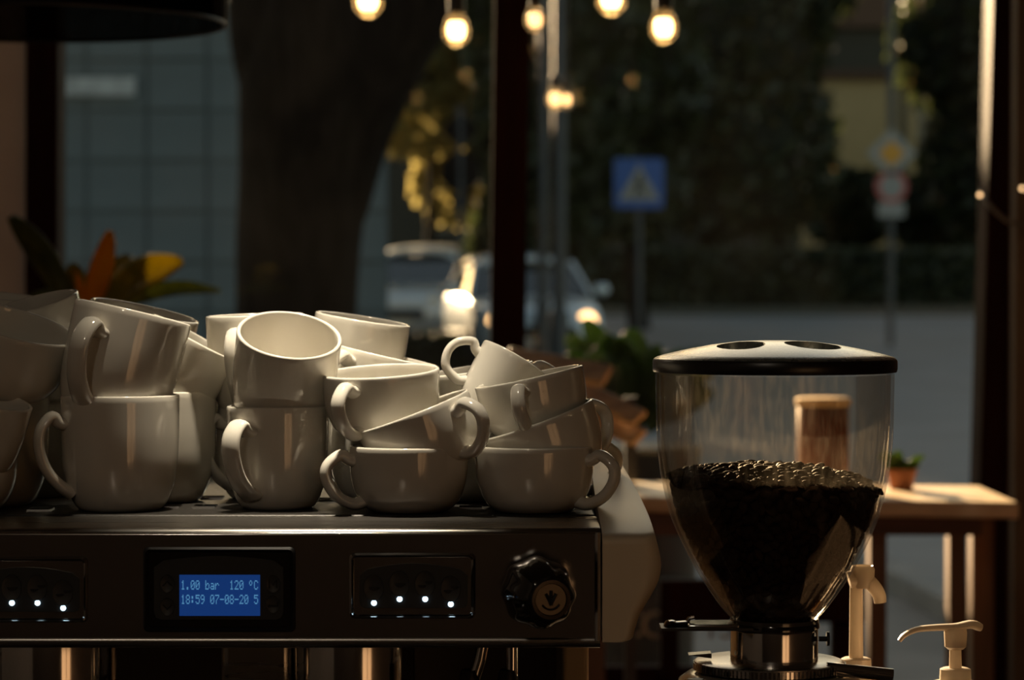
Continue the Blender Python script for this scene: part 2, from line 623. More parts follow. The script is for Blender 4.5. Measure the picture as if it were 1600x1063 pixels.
# body below the tray
MB().box(((XL + XR) / 2, 2.29, (zt + zb) / 2 - .002), (XR - XL - .004, .44, zt - zb - .004)).build('body', black_matte, em, smooth=False)
MB().box(((XL + XR) / 2, 2.36, (zb + ZC) / 2), (XR - XL - .03, .02, zb - ZC)).build('splash_panel', mat('splash_steel', (.16, .14, .12), .3, 1.0), em, smooth=False)
MB().box(((XL + XR) / 2, 2.30, ZC + .03), (XR - XL - .02, .50, .06)).build('drip_tray', brushed, em, bevel=.006)

# cream side cover on the right: outline from the front, top leaning back
ol = [(941, 1003), (984, 1003), (993, 985), (1001, 962), (1017, 935), (1029, 912), (1034, 890), (1032, 868), (1024, 836),
      (1014, 806), (1001, 778), (985, 748), (966, 718), (946, 692), (930, 679), (918, 674)]
zcr = at(970, 824, PY).z


def ycov(z):
    """depth of the cover's upper surface at height z: flat in front, rising to the back"""
    return PY + sum(math.sqrt(max(0, z + k * .0011 - zcr) / .30) for k in range(-7, 8)) / 15


front, back = [], []
ol = [(p.x, p.y) for p in spline([(a_, b_, 0) for a_, b_ in ol], 70)]
for px, py in ol:
    lo_y, hi_y = PY, 2.56
    for _ in range(40):
        y = (lo_y + hi_y) / 2
        if y - ycov(at(px, py, y).z) > 0:
            hi_y = y
        else:
            lo_y = y
    p = at(px, py, y)
    front.append(p)
base_left = [at(941, 1003, PY)]
leftline = [Vector((XR + .0015, ycov(z), z)) for z in [front[-1].z - i * (front[-1].z - zb + .002) / 10 for i in range(11)]]
loop = front + leftline[:-1]
loop = [Vector(p) for p in loop]
for k, p in enumerate(loop):
    p.x = max(p.x, XR + .0015)
    if k < len(front):
        p.y += .009
nl = len(loop)
bk = [Vector((p.x, 2.57, p.z)) for p in loop]
cxm = sum(p.x for p in loop) / nl
mb = MB()
# split the front into a fan per height so the slope stays crisp
mb.add(loop + bk, [(k, k + nl, (k + 1) % nl + nl, (k + 1) % nl) for k in range(nl)])
right = front
ring = []
mbf = MB()
rows = []
for p in front:
    rows.append((p, Vector((XR + .0015, ycov(p.z), p.z))))
vs = []
for a, b in rows:
    for i in range(13):
        t = 1 - (1 - i / 12) ** 2
        p = b.lerp(a, t)
        p.y += .009 * max(0, (t - .72) / .28) ** 2.2
        vs.append(p)
fs = []
for r in range(len(rows) - 1):
    for i in range(12):
        q = r * 13 + i
        fs.append((q, q + 1, q + 14, q + 13))
mb.add(vs, fs)
nb = len(mb.v)
mb.f.append(list(range(nl, 2 * nl)))
me_o = mb.build('side_cover', cream, em, smooth=True, ang=75)
bm = bmesh.new()
bm.from_mesh(me_o.data)
bmesh.ops.remove_doubles(bm, verts=bm.verts, dist=.0004)
bmesh.ops.recalc_face_normals(bm, faces=bm.faces)
bm.to_mesh(me_o.data)
bm.free()
me_o.data.shade_smooth()
me_o.data.set_sharp_from_angle(angle=R(75))
# cream rear leg below the panel
x0, _ = pp(878, 1030, 2.1)
x1, _ = pp(920, 1030, 2.1)
MB().box(((x0 + x1) / 2, 2.30, (zb + ZC) / 2 + .02), (x1 - x0, .40, zb - ZC + .01)).build('side_leg', cream, em, bevel=.004)


def frame_ring(name, x0, x1, z0, z1, r, wdt, ya, yb, m, parent):
    a = rrect(x0, x1, z0, z1, r)
    b = rrect(x0 + wdt, x1 - wdt, z0 + wdt, z1 - wdt, max(.0005, r - wdt * .5))
    n = len(a)
    c = rrect(x0 + wdt * .35, x1 - wdt * .35, z0 + wdt * .35, z1 - wdt * .35, r)
    vs = [(x, ya, z) for x, z in a] + [(x, yb, z) for x, z in c] + [(x, ya + .001, z) for x, z in b]
    fs = []
    for k in range(n):
        k2 = (k + 1) % n
        fs += [(k, k2, k2 + n, k + n), (k + n, k2 + n, k2 + 2 * n, k + 2 * n)]
    return MB().add(vs, fs).build(name, m, parent)


def arched(x0, x1, z0, z1, rise, r, n=14):
    """rounded plate with an arched top"""
    pts = [(x0 + r, z0), (x1 - r, z0), (x1 - r * .3, z0 + r * .3), (x1, z0 + r)]
    for k in range(n + 1):
        t = k / n
        x = x1 + (x0 - x1) * t
        e = min(t, 1 - t)
        drop = r * .8 * max(0, 1 - e / .06) ** 2
        pts.append((x, z1 + rise * math.sin(PI * t) - drop))
    pts += [(x0, z0 + r), (x0 + r * .3, z0 + r * .3)]
    return pts


def oval(cx, cz, rx, rz, n=24):
    return [(cx + rx * math.cos(2 * PI * k / n), cz + rz * math.sin(2 * PI * k / n)) for k in range(n)]


def button_oval(name, px, py, rpx, rpy, parent, m):
    x, z = pp(px, py)
    q = PY / FPX
    mb = MB()
    n = 24
    o1, o2, o3 = oval(x, z, rpx * q, rpy * q), oval(x, z, rpx * q * .96, rpy * q * .96), oval(x, z, rpx * q * .80, rpy * q * .80)
    vs = [(a, PY - .0015, b) for a, b in o1] + [(a, PY - .0032, b) for a, b in o2] + [(a, PY - .0026, b) for a, b in o3]
    fs = []
    for k in range(n):
        k2 = (k + 1) % n
        fs += [(k, k2, k2 + n, k + n), (k + n, k2 + n, k2 + 2 * n, k + 2 * n)]
    fs.append(tuple(range(2 * n, 3 * n)))
    mb.add(vs, fs)
    return mb.build(name, m, parent)


def cup_icon(px, py, wpx, parent, filled, two=False):
    q = PY / FPX
    mb = MB()
    for i in range(2 if two else 1):
        cx, cy = (px + (-.55 + 1.1 * i) * wpx, py + (3 - 6 * i) * (1 if two else 0)) if two else (px, py)
        x, z = pp(cx, cy)
        wv = wpx * q * (.5 if two else .62)
        pts = [(x - wv, z)] + [(x + wv * math.cos(a), z + wv * .85 * math.sin(a)) for a in [PI + PI * k / 10 for k in range(1, 10)]] + [(x + wv, z)]
        mb.prism(pts, PY - .0036, PY - .0024)
        mb.tube([(x + wv, PY - .003, z - .0002), (x + wv * 1.45, PY - .003, z - wv * .1), (x + wv * .8, PY - .003, z - wv * .6)], .00035, 6)
    return mb.build('cup_icon', icon, parent, smooth=False)


def button_panel(dx, dy, label):
    q = PY / FPX
    x0, z1 = pp(546 + dx, 864 + dy)
    x1, z0 = pp(743 + dx, 967 + dy)
    fr = frame_ring('button_panel', x0, x1, z0, z1, .004, .0045, PY - .0005, PY - .0032, chrome, em)
    fr['label'] = label
    a0, b1 = pp(553 + dx, 871 + dy)
    a1, b0 = pp(737 + dx, 961 + dy)
    MB().prism(rrect(a0, a1, b0, b1, .002), PY - .0012, PY - .0002).build('recess_plate', polished, fr, smooth=False)
    c0, d1 = pp(562 + dx, 892 + dy)
    c1, d0 = pp(731 + dx, 950 + dy)
    MB().prism(arched(c0, c1, d0, d1, .0055, .004), PY - .0022, PY - .0008).build('keypad', keypad, fr, smooth=False)
    for i, (bx, by) in enumerate(((584, 918), (624, 912), (664, 912), (704, 920))):
        button_oval('button', bx + dx, by + dy, 16, 21, fr, keybtn)
        cup_icon(bx + dx, by + dy - 1, 11 if i < 2 else 10, fr, i % 2, i >= 2)
        lx, lz = pp(bx + dx + .5, by + dy + 24)
        M = Matrix.Translation((lx, PY - .0022, lz)) @ Matrix.Rotation(R(90), 4, 'X')
        MB().lathe([(.0021, 0), (.0018, .0011), (.0008, .0017), (0, .0018)], 14, M).build('status_light', led, fr)
    return fr


button_panel(0, 0, 'four oval coffee buttons with white lights, beside the knob')
button_panel(-605, 6, 'left set of oval coffee buttons with white lights')

# display
x0, z1 = pp(224, 855)
x1, z0 = pp(462, 988)
dp = frame_ring('display_panel', x0, x1, z0, z1, .004, .0045, PY - .0005, PY - .0032, metal_dk, em)
dp['label'] = 'framed display with glowing blue two-line screen'
a0, b1 = pp(233, 863)
a1, b0 = pp(454, 980)
MB().prism(rrect(a0, a1, b0, b1, .002), PY - .0012, PY - .0002).build('recess_plate', black_gloss, dp, smooth=False)
c0, d1 = pp(241, 878)
c1, d0 = pp(443, 968)
MB().prism(arched(c0, c1, d0, d1, .004, .005), PY - .0022, PY - .0008).build('bezel', keypad, dp, smooth=False)
a0, b1 = pp(281, 898)
a1, b0 = pp(407, 962)
MB().prism([(a0, b0), (a1, b0), (a1, b1), (a0, b1)], PY - .0028, PY - .0018).build('screen', lcd, dp, smooth=False)
FONT = {'0': '0E11131519110E', '1': '040C040404040E', '2': '0E11010204081F', '5': '1F101E0101110E', '7': '1F010204080808',
        '8': '0E11110E11110E', '9': '0E11110F01020C', '.': '00000000000C0C', ':': '000C0C000C0C00', '-': '0000001F000000',
        'b': '10101619111 11E'.replace(' ', ''), 'a': '00000E010F110F', 'r': '00001619101010', '°': '0C12120C000000', 'C': '0E11101010110E'}
tx = MB()
cw = (a1 - a0) * .965 / 16
for ln, (row, py) in enumerate((('1.00 bar  120 °C', 906.5), ('18:59 07-08-20 5', 929))):
    ztop = pp(300, py)[1]
    dotx, dotz = cw / 6, (pp(300, py)[1] - pp(300, py + 14.5)[1]) / 7
    for i, ch in enumerate(row):
        if ch == ' ':
            continue
        h = FONT[ch]
        for rr in range(7):
            bits = int(h[rr * 2:rr * 2 + 2], 16)
            for cc in range(5):
                if bits >> (4 - cc) & 1:
                    xx = a0 + (a1 - a0) * .02 + i * cw + (cc + .5) * dotx
                    zz = ztop - (rr + .5) * dotz
                    tx.box((xx, PY - .0029, zz), (dotx * .94, .0003, dotz * .94))
tx.build('screen_text', lcdtxt, dp, smooth=False)
for bx, by, sym in ((262, 912, 'up'), (262, 948, 'down'), (427, 912, 'M'), (427, 944, 'enter')):
    b = button_oval('button', bx, by, 11.5, 14.5, dp, keybtn)
    x, z = pp(bx, by)
    mb = MB()
    y = PY - .0028
    if sym in ('up', 'down'):
        s_ = 1 if sym == 'up' else -1
        mb.tube([(x - .0032, y, z - .0015 * s_), (x, y, z + .0017 * s_), (x + .0032, y, z - .0015 * s_)], .0005, 6)
    elif sym == 'M':
        mb.tube([(x - .0026, y, z - .003), (x - .0026, y, z + .003), (x, y, z - .0008), (x + .0026, y, z + .003), (x + .0026, y, z - .003)], .0005, 6)
    else:
        mb.tube([(x + .0034, y, z + .0016), (x + .0034, y, z - .0012), (x - .0034, y, z - .0012)], .0006, 6)
        mb.prism([(x - .0044, z - .0012), (x - .002, z + .0004), (x - .002, z - .0028)], y - .0004, y + .0004)
    mb.build('symbol', icon, b, smooth=False)

# steam knob: lobed, its axis coming out of the panel, down and to the right
kc = at(826, 918, PY)
kt = at(860, 937, PY - .055)
ax = (kt - kc)
L = ax.length
M = Matrix.Translation(kc) @ ax.to_track_quat('Z', 'Y').to_matrix().to_4x4()
kn = MB().lathe([(.012, 0), (.018, .003), (.0235, .010), (.0255, .020), (.0250, .032), (.0225, .044), (.0185, .053), (.0145, L), (0, L)], 96, M, 8, .038).build('steam_knob', black_gloss, em, ang=60)
MB().lathe([(.016, -.004), (.016, .006), (.010, .007)], 24, M).build('knob_collar', chrome, kn)
MB().lathe([(.0142, L - .001), (.0142, L + .0022), (.0118, L + .0026), (.0112, L + .0012), (0, L + .0012)], 40, M).build('knob_badge', mat('badge_metal', (.10, .085, .07), .35, .9), kn)
em_ = MB()
for a in (-38, 0, 38):
    ca, sa = math.cos(R(a + 90)), math.sin(R(a + 90))
    pts = [(0, -.004, L + .0018), (.003 * ca * .6, -.004 + .004 * sa, L + .0018), (.0062 * ca, -.004 + .0105 * sa, L + .0018)]
    em_.tube(spline(pts, 6), .0012, 6, M)
em_.tube([(.0072 * math.cos(t), .0072 * math.sin(t), L + .0016) for t in [R(-150 + 12 * k) for k in range(11)]], .0008, 6, M)
em_.build('knob_emblem', icon, kn)

# group heads under the panel
def group_head(pxc, label):
    c = at(pxc, 1020, 2.06)
    g = MB().lathe([(.0, zb - .002), (.046, zb - .002), (.048, zb - .012), (.048, zb - .055), (.040, zb - .060), (.0, zb - .060)], 48,
                   Matrix.Translation((c.x, 2.10, 0))).build('group_head', chrome, em)
    g['label'] = label
    MB().box((c.x - .075, 2.12, zb - .03), (.055, .07, .056)).build('group_block', brushed, g, bevel=.006)
    MB().lathe([(.034, zb - .060), (.036, zb - .066), (.036, zb - .085), (.028, zb - .095), (0, zb - .095)], 40,
               Matrix.Translation((c.x, 2.10, 0))).build('portafilter_basket', chrome, g)
    MB().tube([(c.x, 2.065, zb - .077), (c.x + .004, 1.99, zb - .083), (c.x + .006, 1.90, zb - .095)], [.010, .013, .015], 14).build('portafilter_handle', black_gloss, g)
    return g


group_head(548, 'chrome group head under the right button set')
group_head(72, 'chrome group head under the left button set')
for px, ex in ((752, 740), (792, 800)):
    a, b = at(px + 8, 1000, 2.05), at(ex, 1063, 2.05)
    d = b - a
    wn = MB().tube([a + Vector((0, 0, .01)), a + d * .5, b, b + Vector((-.01, 0, -.06)), b + Vector((-.015, 0, -.16))], .0048, 12).build('steam_wand', chrome, em)
    MB().lathe([(.0065, 0), (.008, .006), (.008, .022), (.0065, .028)], 14, Matrix.Translation(b + Vector((-.003, 0, -.02)))).build('wand_joint', metal_dk, wn)
for px in (30, 880):
    c = at(px, 1063, 2.1)
    MB().lathe([(.022, ZC), (.02, ZC + .012), (.012, ZC + .03)], 24, Matrix.Translation((c.x, 2.12, 0))).build('foot', black_matte, em)


# ------------------------------------------------------------------ cups
def cup_profile(r, h, base, pts, th=.0032):
    out = [(0, .0015), (base * r * .86, .0015), (base * r * .90, 0), (base * r * .98, 0)]
    sp = spline([(a * r, 0, b * h) for a, b in pts], 26)
    out += [(p.x, p.z) for p in sp]
    rim = out[-1]
    out += [(rim[0] - th * .12, h + th * .32), (rim[0] - th * .5, h + th * .46), (rim[0] - th * .88, h + th * .32)]
    inn = [(max(0.001, p.x - th), p.z) for p in sp if p.z > .004]
    inn = inn[::-1]
    out += inn
    out += [(inn[-1][0] * .8, .0050), (inn[-1][0] * .4, .0046), (0, .0045)]
    return out


TYPES = {
    # r, h, base ratio, outline (r, z), handle points (radial beyond wall, z), ribbon
    'A': dict(r=.0467, h=.0895, base=.66, pts=[(.66, 0.0), (.745, .035), (.83, .11), (.91, .23), (.965, .40), (.99, .62), (.997, .82), (1, 1)],
              hz=(.80, .17), out=.0185, flat=(1.45, .72), hr=.0060),
    'M': dict(r=.0405, h=.0800, base=.66, pts=[(.66, 0.0), (.745, .035), (.83, .11), (.91, .23), (.965, .40), (.99, .62), (.997, .82), (1, 1)],
              hz=(.82, .17), out=.0175, flat=(1.55, .68), hr=.0058),
    'B': dict(r=.0470, h=.0505, base=.58, pts=[(.58, 0.0), (.66, .03), (.785, .12), (.885, .27), (.955, .48), (.985, .72), (1, 1)],
              hz=(.88, .12), out=.0205, flat=(1.15, .80), hr=.0054),
    'E': dict(r=.0305, h=.0560, base=.62, pts=[(.62, 0.0), (.70, .04), (.80, .14), (.89, .32), (.95, .55), (.985, .8), (1, 1)],
              hz=(.84, .34), out=.020, flat=(1.0, .85), hr=.0042),
}
CUPMESH = {}
for key, T in TYPES.items():
    r, h = T['r'], T['h']
    body = MB().lathe(cup_profile(r, h, T['base'], T['pts']), 72).mesh('cup_body', ang=60)
    body.materials.append(porcelain)
    sp = spline([(a * r, 0, b * h) for a, b in T['pts']], 60)

    def rad(z):
        return min(sp, key=lambda p: abs(p.z - z)).x
    z1, z0 = T['hz'][0] * h, T['hz'][1] * h
    o = T['out']
    ra, rb = rad(z1), rad(z0)
    zm = (z0 + z1) / 2
    hh = z1 - z0
    if key in 'AM':
        pts = [(ra - .0012, 0, z1 - .003), (ra + .003, 0, z1 - .002), (ra + o * .45, 0, z1 + .003), (ra + o * .92, 0, z1 - hh * .12), (ra + o * 1.0, 0, z1 - hh * .38),
               (ra + o * .70, 0, z1 - hh * .68), (rb + o * .45, 0, z0 + hh * .10), (rb - .0016, 0, z0 - .001)]
    elif key == 'B':
        pts = [(ra - .0012, 0, z1 - .003), (ra + .003, 0, z1 - .002), (ra + o * .45, 0, z1 + .001), (ra + o * .95, 0, z1 - hh * .18), (ra + o * 1.0, 0, z1 - hh * .45),
               (ra + o * .62, 0, z1 - hh * .78), (rb + o * .45, 0, z0 + hh * .03), (rb - .0016, 0, z0 + hh * .10)]
    else:
        pts = [(ra - .0012, 0, z1 - .001), (ra + .003, 0, z1), (ra + o * .40, 0, z1 + .004), (ra + o * .9, 0, z1 - hh * .10), (ra + o * 1.05, 0, z1 - hh * .48),
               (ra + o * .8, 0, z1 - hh * .88), (rb + o * .30, 0, z0 - .001), (rb - .0016, 0, z0 + .002)]
    path = spline(pts, 36)
    rr = [T['hr'] * (1 + .35 * (abs(2 * i / 36 - 1)) ** 3) for i in range(37)]
    hm = MB().tube(path, rr, 14, flat=T['flat'], ref=(0, 1, 0)).mesh('cup_handle', ang=70)
    hm.materials.append(porcelain)
    CUPMESH[key] = (body, hm)


def cup(kind, px, py, Y, tilt, toward, az, label, cat='cup', sc=1.0, name=None, group='white cups piled on the espresso machine'):
    """rim centre seen at (px, py) at depth Y; tilt right, tilt toward the viewer, handle azimuth (270 = to the viewer)"""
    T = TYPES[kind]
    rot = Matrix.Rotation(R(tilt), 3, 'Y') @ Matrix.Rotation(R(toward), 3, 'X') @ Matrix.Rotation(R(az), 3, 'Z')
    rim = at(px, py, Y)
    axis = rot @ Vector((0, 0, 1))
    base = rim - axis * T['h'] * sc
    nm = name or {'A': 'coffee_mug', 'M': 'coffee_mug', 'B': 'cappuccino_cup', 'E': 'espresso_cup'}[kind]
    t = thing(nm, label, cat, base, group, rot.to_euler())
    t.scale = (sc, sc, sc)
    for nmm, me in zip(('body', 'handle'), CUPMESH[kind]):
        o = bpy.data.objects.new(nmm, me)
        C.objects.link(o)
        o.parent = t
    return t


def std(kind, px, Y, az, label, **k):
    """upright cup standing on the tray"""
    T = TYPES[kind]
    p = at(px, 700, Y)
    z = TZ + T['h']
    t = cup(kind, px, 700, Y, 0, 0, az, label, **k)
    t.location = (p.x, Y, TZ)
    return t


# front row standing on the tray
std('B', -66, 2.10, 150, 'white low cup cut off by the left picture edge, under a small tilted cup')
std('A', -14, 2.165, 120, 'shadowed white mug at far left, under the tilted wide bowl-shaped cup')
std('A', 70, 2.27, 100, 'white mug in the back row between the two left front mugs')
std('A', 188, 2.12, 204, 'large white mug standing front left, handle pointing left')
std('A', 249, 2.205, 60, 'white mug right behind the large front left mug')
std('M', 434, 2.135, 236, 'tall white mug in the middle of the front, broad handle at left front')
std('M', 414, 2.235, 215, 'white mug behind the middle front mug, only its left side showing')
std('B', 639, 2.10, 200, 'low white cup at the bottom of the middle stack, ring handle pointing left')
std('B', 835, 2.10, -24, 'low white cup at the bottom right end of the tray, ring handle pointing right')
std('B', 604, 2.205, 150, 'low white cup on the tray behind the bottom cup of the middle stack')
std('B', 742, 2.215, 100, 'low white cup on the tray seen in the gap between the two front bottom cups')
std('B', 838, 2.225, 5, 'low white cup hidden behind the bottom right cup, only its handle edge showing')
# upper layer, left
cup('E', -10, 627, 2.08, 14, 8, 150, 'small white cup at far left edge tilted to the right on a low cup')
cup('B', 22, 508, 2.13, 17, 10, 180, 'wide white cup tilted to the right at the top left edge, inside visible', sc=1.10)
cup('M', 48, 476, 2.235, -14, 10, 120, 'white cup leaning left behind the tilted cup at top left')
cup('A', -2, 464, 2.35, 6, 3, 90, 'white cup at the very top left in the back, only its rim showing')
cup('A', 208, 490, 2.125, 13, -4, 246, 'large white mug stacked tilted on the front left mug, thick handle facing the viewer')
cup('A', 226, 487, 2.27, 13, 3, 60, 'white mug behind the tilted large mug, rim rising above it')
cup('M', 303, 529, 2.205, 29, 0, 80, 'white mug tipped over to the right beside the tilted large mug')
# upper layer, middle
cup('M', 452, 525, 2.122, 9, 25, 70, 'white mug tipped to the viewer on the middle front mug, bright inside showing', sc=1.03)
cup('M', 398, 494, 2.225, -2, 1, 258, 'white mug standing behind the mug with the bright inside')
cup('M', 567, 500, 2.265, 9, 2, 212, 'white mug at the top of the back row, tilted to the right before the tree')
cup('B', 600, 556, 2.215, 13, 0, 236, 'white cup under the back row top mug, rim sloping down to the right')
cup('B', 602, 664, 2.205, 10, 2, 120, 'white cup behind the middle stack, second from the tray')
# right stacks
cup('B', 645, 644, 2.102, -21, 2, 318, 'white cup lying slanted in the middle stack, rim rising to the right')
cup('B', 594, 582, 2.122, -3, 5, 243, 'white cup on top of the middle stack, handle facing the viewer at left')
cup('B', 745, 578, 2.225, -8, 2, 20, 'white cup behind the small upended cup, rim just showing')
cup('B', 748, 650, 2.22, -6, 0, 100, 'white cup second from the tray in the back between the two right stacks')
cup('E', 806, 564, 2.17, 31, -8, 186, 'small white espresso cup tipped to the right, round ring handle at left', sc=1.0)
cup('B', 838, 657, 2.112, -20, 2, 38, 'white cup slanted in the right stack, ring handle standing out at right')
cup('B', 826, 590, 2.122, -12, 1, 259, 'white cup on top of the right stack, handle straight to the viewer', sc=.93)

# ------------------------------------------------------------------ coffee grinder
GY = 2.05
gx = at(1210, 700, GY).x
q = GY / FPX


def gz(py):
    return at(1210, py, GY).z


gr = thing('coffee_grinder', 'coffee grinder with clear bean hopper, black lid and chrome adjusting collar', 'coffee grinder', (gx, GY, 0))
G = None
hp = [(968, 66), (950, 82), (934, 94), (915, 107), (895, 120), (866, 136), (837, 150), (798, 165), (740, 178), (690, 183.5), (640, 185), (584, 186)]
outer = spline([(hw * q, 0, gz(py)) for py, hw in hp], 44)
outl = [(p.x, p.z) for p in outer]
inn = [(p.x - .0028, p.z) for p in outer]
hopper = MB().lathe(outl + inn[::-1], 96).build('hopper', hopper_glass, gr, ang=60)
MB().lathe([(.067 * 0 + 66 * q, gz(970)), (69 * q, gz(966)), (70 * q, gz(975)), (68 * q, gz(984)), (60 * q, gz(984)), (60 * q, gz(970))], 64).build('hopper_neck', mat('neck_plastic', (.05, .042, .036), .15, coat=.4), gr)
# vertical seam of the hopper
a = R(-72)
sm = [(math.cos(a) * (r - .0005), math.sin(a) * (r - .0005), z) for r, z in outl[24:]]
# lid with two finger holes
lp = [(0, gz(532)), (30 * q, gz(532.5)), (60 * q, gz(534)), (100 * q, gz(539)), (140 * q, gz(546.5)), (170 * q, gz(553.5)), (184 * q, gz(557.5)), (188 * q, gz(560)),
      (186 * q, gz(563)), (150 * q, gz(560)), (60 * q, gz(548)), (0, gz(546))]
lid = MB().lathe(lp, 128).build('lid', lidmat, gr, ang=50)
for px, hw in ((1152, 36), (1263, 44)):
    cx = (px - 1210) * q
    cut = MB()
    n = 40
    Mh = Matrix.Translation((cx, -.030, gz(541))) @ Matrix.Rotation(R(14 if px < 1210 else -14), 4, 'Z')
    prof = []
    e1 = [(hw * q * math.cos(2 * PI * k / n), .024 * math.sin(2 * PI * k / n)) for k in range(n)]
    cut.add([(x, y, -.05) for x, y in e1] + [(x, y, .05) for x, y in e1],
            [tuple(range(n))[::-1], tuple(range(n, 2 * n))] + [(k, (k + 1) % n, (k + 1) % n + n, k + n) for k in range(n)], Mh)
    co = cut.build('cutter', lidmat, gr)
    bm_ = lid.modifiers.new('hole', 'BOOLEAN')
    bm_.operation = 'DIFFERENCE'
    bm_.solver = 'EXACT'
    bm_.object = co
    bpy.context.view_layer.update()
    ev = lid.evaluated_get(bpy.context.evaluated_depsgraph_get())
    nm = bpy.data.meshes.new_from_object(ev)
    lid.modifiers.clear()
    lid.data = nm
    nm.shade_smooth()
    nm.set_sharp_from_angle(angle=R(50))
    bpy.data.objects.remove(co)
MB().lathe([(185.5 * q, gz(559.5)), (189 * q, gz(561)), (190.5 * q, gz(564)), (190.5 * q, gz(577)), (189 * q, gz(581)), (183 * q, gz(581)), (183 * q, gz(560))], 128).build('lid_rim', lidrim, lid)
# chrome collar, gate and adjusting ring
MB().lathe([(0, gz(981)), (64 * q, gz(981)), (68 * q, gz(982)), (68.5 * q, gz(985)), (68.5 * q, gz(1037)), (60 * q, gz(1037))], 96).build('collar', chrome, gr)
MB().lathe([(60 * q, gz(972)), (70 * q, gz(972)), (71 * q, gz(975)), (71 * q, gz(980)), (60 * q, gz(982))], 64).build('collar_ring', black_gloss, gr)
# gate slide to the left
ga, gb = at(1070, 972, GY).x - gx, at(1150, 972, GY).x - gx
gl_ = MB().box(((ga + gb) / 2, -.02, gz(971)), (gb - ga, .030, .0035)).build('gate_slide', chrome, gr, bevel=.0012)
gl_['label'] = 'flat chrome gate lever of the hopper'
MB().box((at(1100, 972, GY).x - gx, -.02, gz(975)), (gb - ga + .03, .032, .002)).build('gate_rail', black_matte, gl_, smooth=False)
e0 = at(1040, 968, GY).x - gx
MB().tube(spline([(ga, -.02, gz(969)), (ga - .008, -.02, gz(970)), (e0 + .004, -.02, gz(968)), (e0, -.02, gz(970)), (e0 - .001, -.02, gz(978))], 14), .0022, 10, flat=(4.5, 1.0), ref=(0, 1, 0)).build('gate_tab', black_gloss, gl_)
MB().tube([(ga - .002, -.02, gz(975)), (ga + .002, -.02, gz(962)), (ga + .006, -.02, gz(960))], .0018, 8).build('gate_stop', chrome, gl_)
# screw on the right of the collar
MB().tube([(68 * q, -.01, gz(996)), (80 * q, -.01, gz(996))], .002, 10).build('set_screw', metal_dk, gr)
MB().tube([(80 * q, -.01, gz(996)), (84 * q, -.01, gz(996))], .0055, 16).build('screw_head', metal_dk, gr)
# adjusting disc with knurled edge
dc = (at(1202, 1030, GY).x - gx)
Md = Matrix.Translation((dc, 0, 0))
disc = MB().lathe([(60 * q, gz(1031)), (112 * q, gz(1031)), (117 * q, gz(1033)), (117 * q, gz(1045)), (112 * q, gz(1048)), (60 * q, gz(1048))], 96, Md).build('adjusting_disc', brushed, gr)
kn_ = MB()
for k in range(110):
    a = 2 * PI * k / 110
    kn_.box((117 * q, 0, (gz(1034) + gz(1046)) / 2), (.0026, .0018, .0052), Md @ Matrix.Rotation(a, 4, 'Z'))
kno = kn_.build('knurling', chrome, disc, smooth=False)
kno['kind'] = 'stuff'
p0 = at(1312, 1037, GY - .03).x - gx
p1 = at(1395, 1050, GY - .03).x - gx
MB().tube([(p0 - .01, -.03, gz(1036)), (p1, -.03, gz(1047))], .0050, 16).build('adjusting_lever', chrome, gr)
MB().prism([(at(1075, 1021, GY).x - gx, gz(1021)), (at(1110, 1018, GY).x - gx, gz(1018)), (at(1110, 1026, GY).x - gx, gz(1026))], -.012, .004).build('pointer', chrome, disc, smooth=False)
# grinder body below
body = MB().lathe([(0, gz(1048)), (100 * q, gz(1048)), (128 * q, gz(1052)), (142 * q, gz(1062)), (146 * q, gz(1085)), (146 * q, 1.02), (150 * q, ZC + .02), (150 * q, ZC), (0, ZC)], 72, Md).build('grinder_body', mat('grinder_paint', (.50, .46, .40), .22, .5, coat=.4), gr)
MB().lathe([(0, 0), (.006, 0), (.006, .003), (0, .004)], 16, Matrix.Translation((dc - .06, -.055, gz(1051)))).build('body_screw', black_matte, body)
MB().box((dc, -.09, 1.06), (.05, .06, .10)).build('dosing_chute', black_matte, body, bevel=.008)

# ------------------------------------------------------------------ coffee beans inside the hopper
bean = MB()
nu, nv = 8, 7
bv, bf = [], []
for i in range(nv + 1):
    th = PI * i / nv
    for k in range(nu):
        ph = 2 * PI * k / nu
        x = .0052 * math.cos(th)
        y = .0037 * math.sin(th) * math.cos(ph)
        z = .0030 * math.sin(th) * math.sin(ph)
        if z < -.0006:
            z = -.0006 + (z + .0006) * .35
        if abs(y) < .0008 and z < 0:
            z += .0009
        bv.append((x, y, z))
for i in range(nv):
    for k in range(nu):
        k2 = (k + 1) % nu
        bf.append((i * nu + k, i * nu + k2, (i + 1) * nu + k2, (i + 1) * nu + k))
bean.add(bv, bf)
bean_me = bean.mesh('coffee_bean', ang=80)
bean_me.materials.append(beanm)


def hop_r(z):
    best = inn[0]
    for a_, b_ in zip(inn, inn[1:]):
        if min(a_[1], b_[1]) <= z <= max(a_[1], b_[1]):
            t = (z - a_[1]) / (b_[1] - a_[1] + 1e-9)
            return a_[0] + (b_[0] - a_[0]) * t
    return inn[0][0] if z < inn[0][1] else inn[-1][0]


def surf_z(x, y):
    """bean heap: highest a little left of the middle, dipping at the rim"""
    rr = math.hypot(x + .010, y)
    zz = gz(729) - .012 * (rr / .085) ** 2 + .0015 * math.sin(x * 130) * math.cos(y * 110)
    if x > .055:
        zz -= (x - .055) * .28
    return zz


rng = random.Random(3)
top, shell = [], []
grid = {}


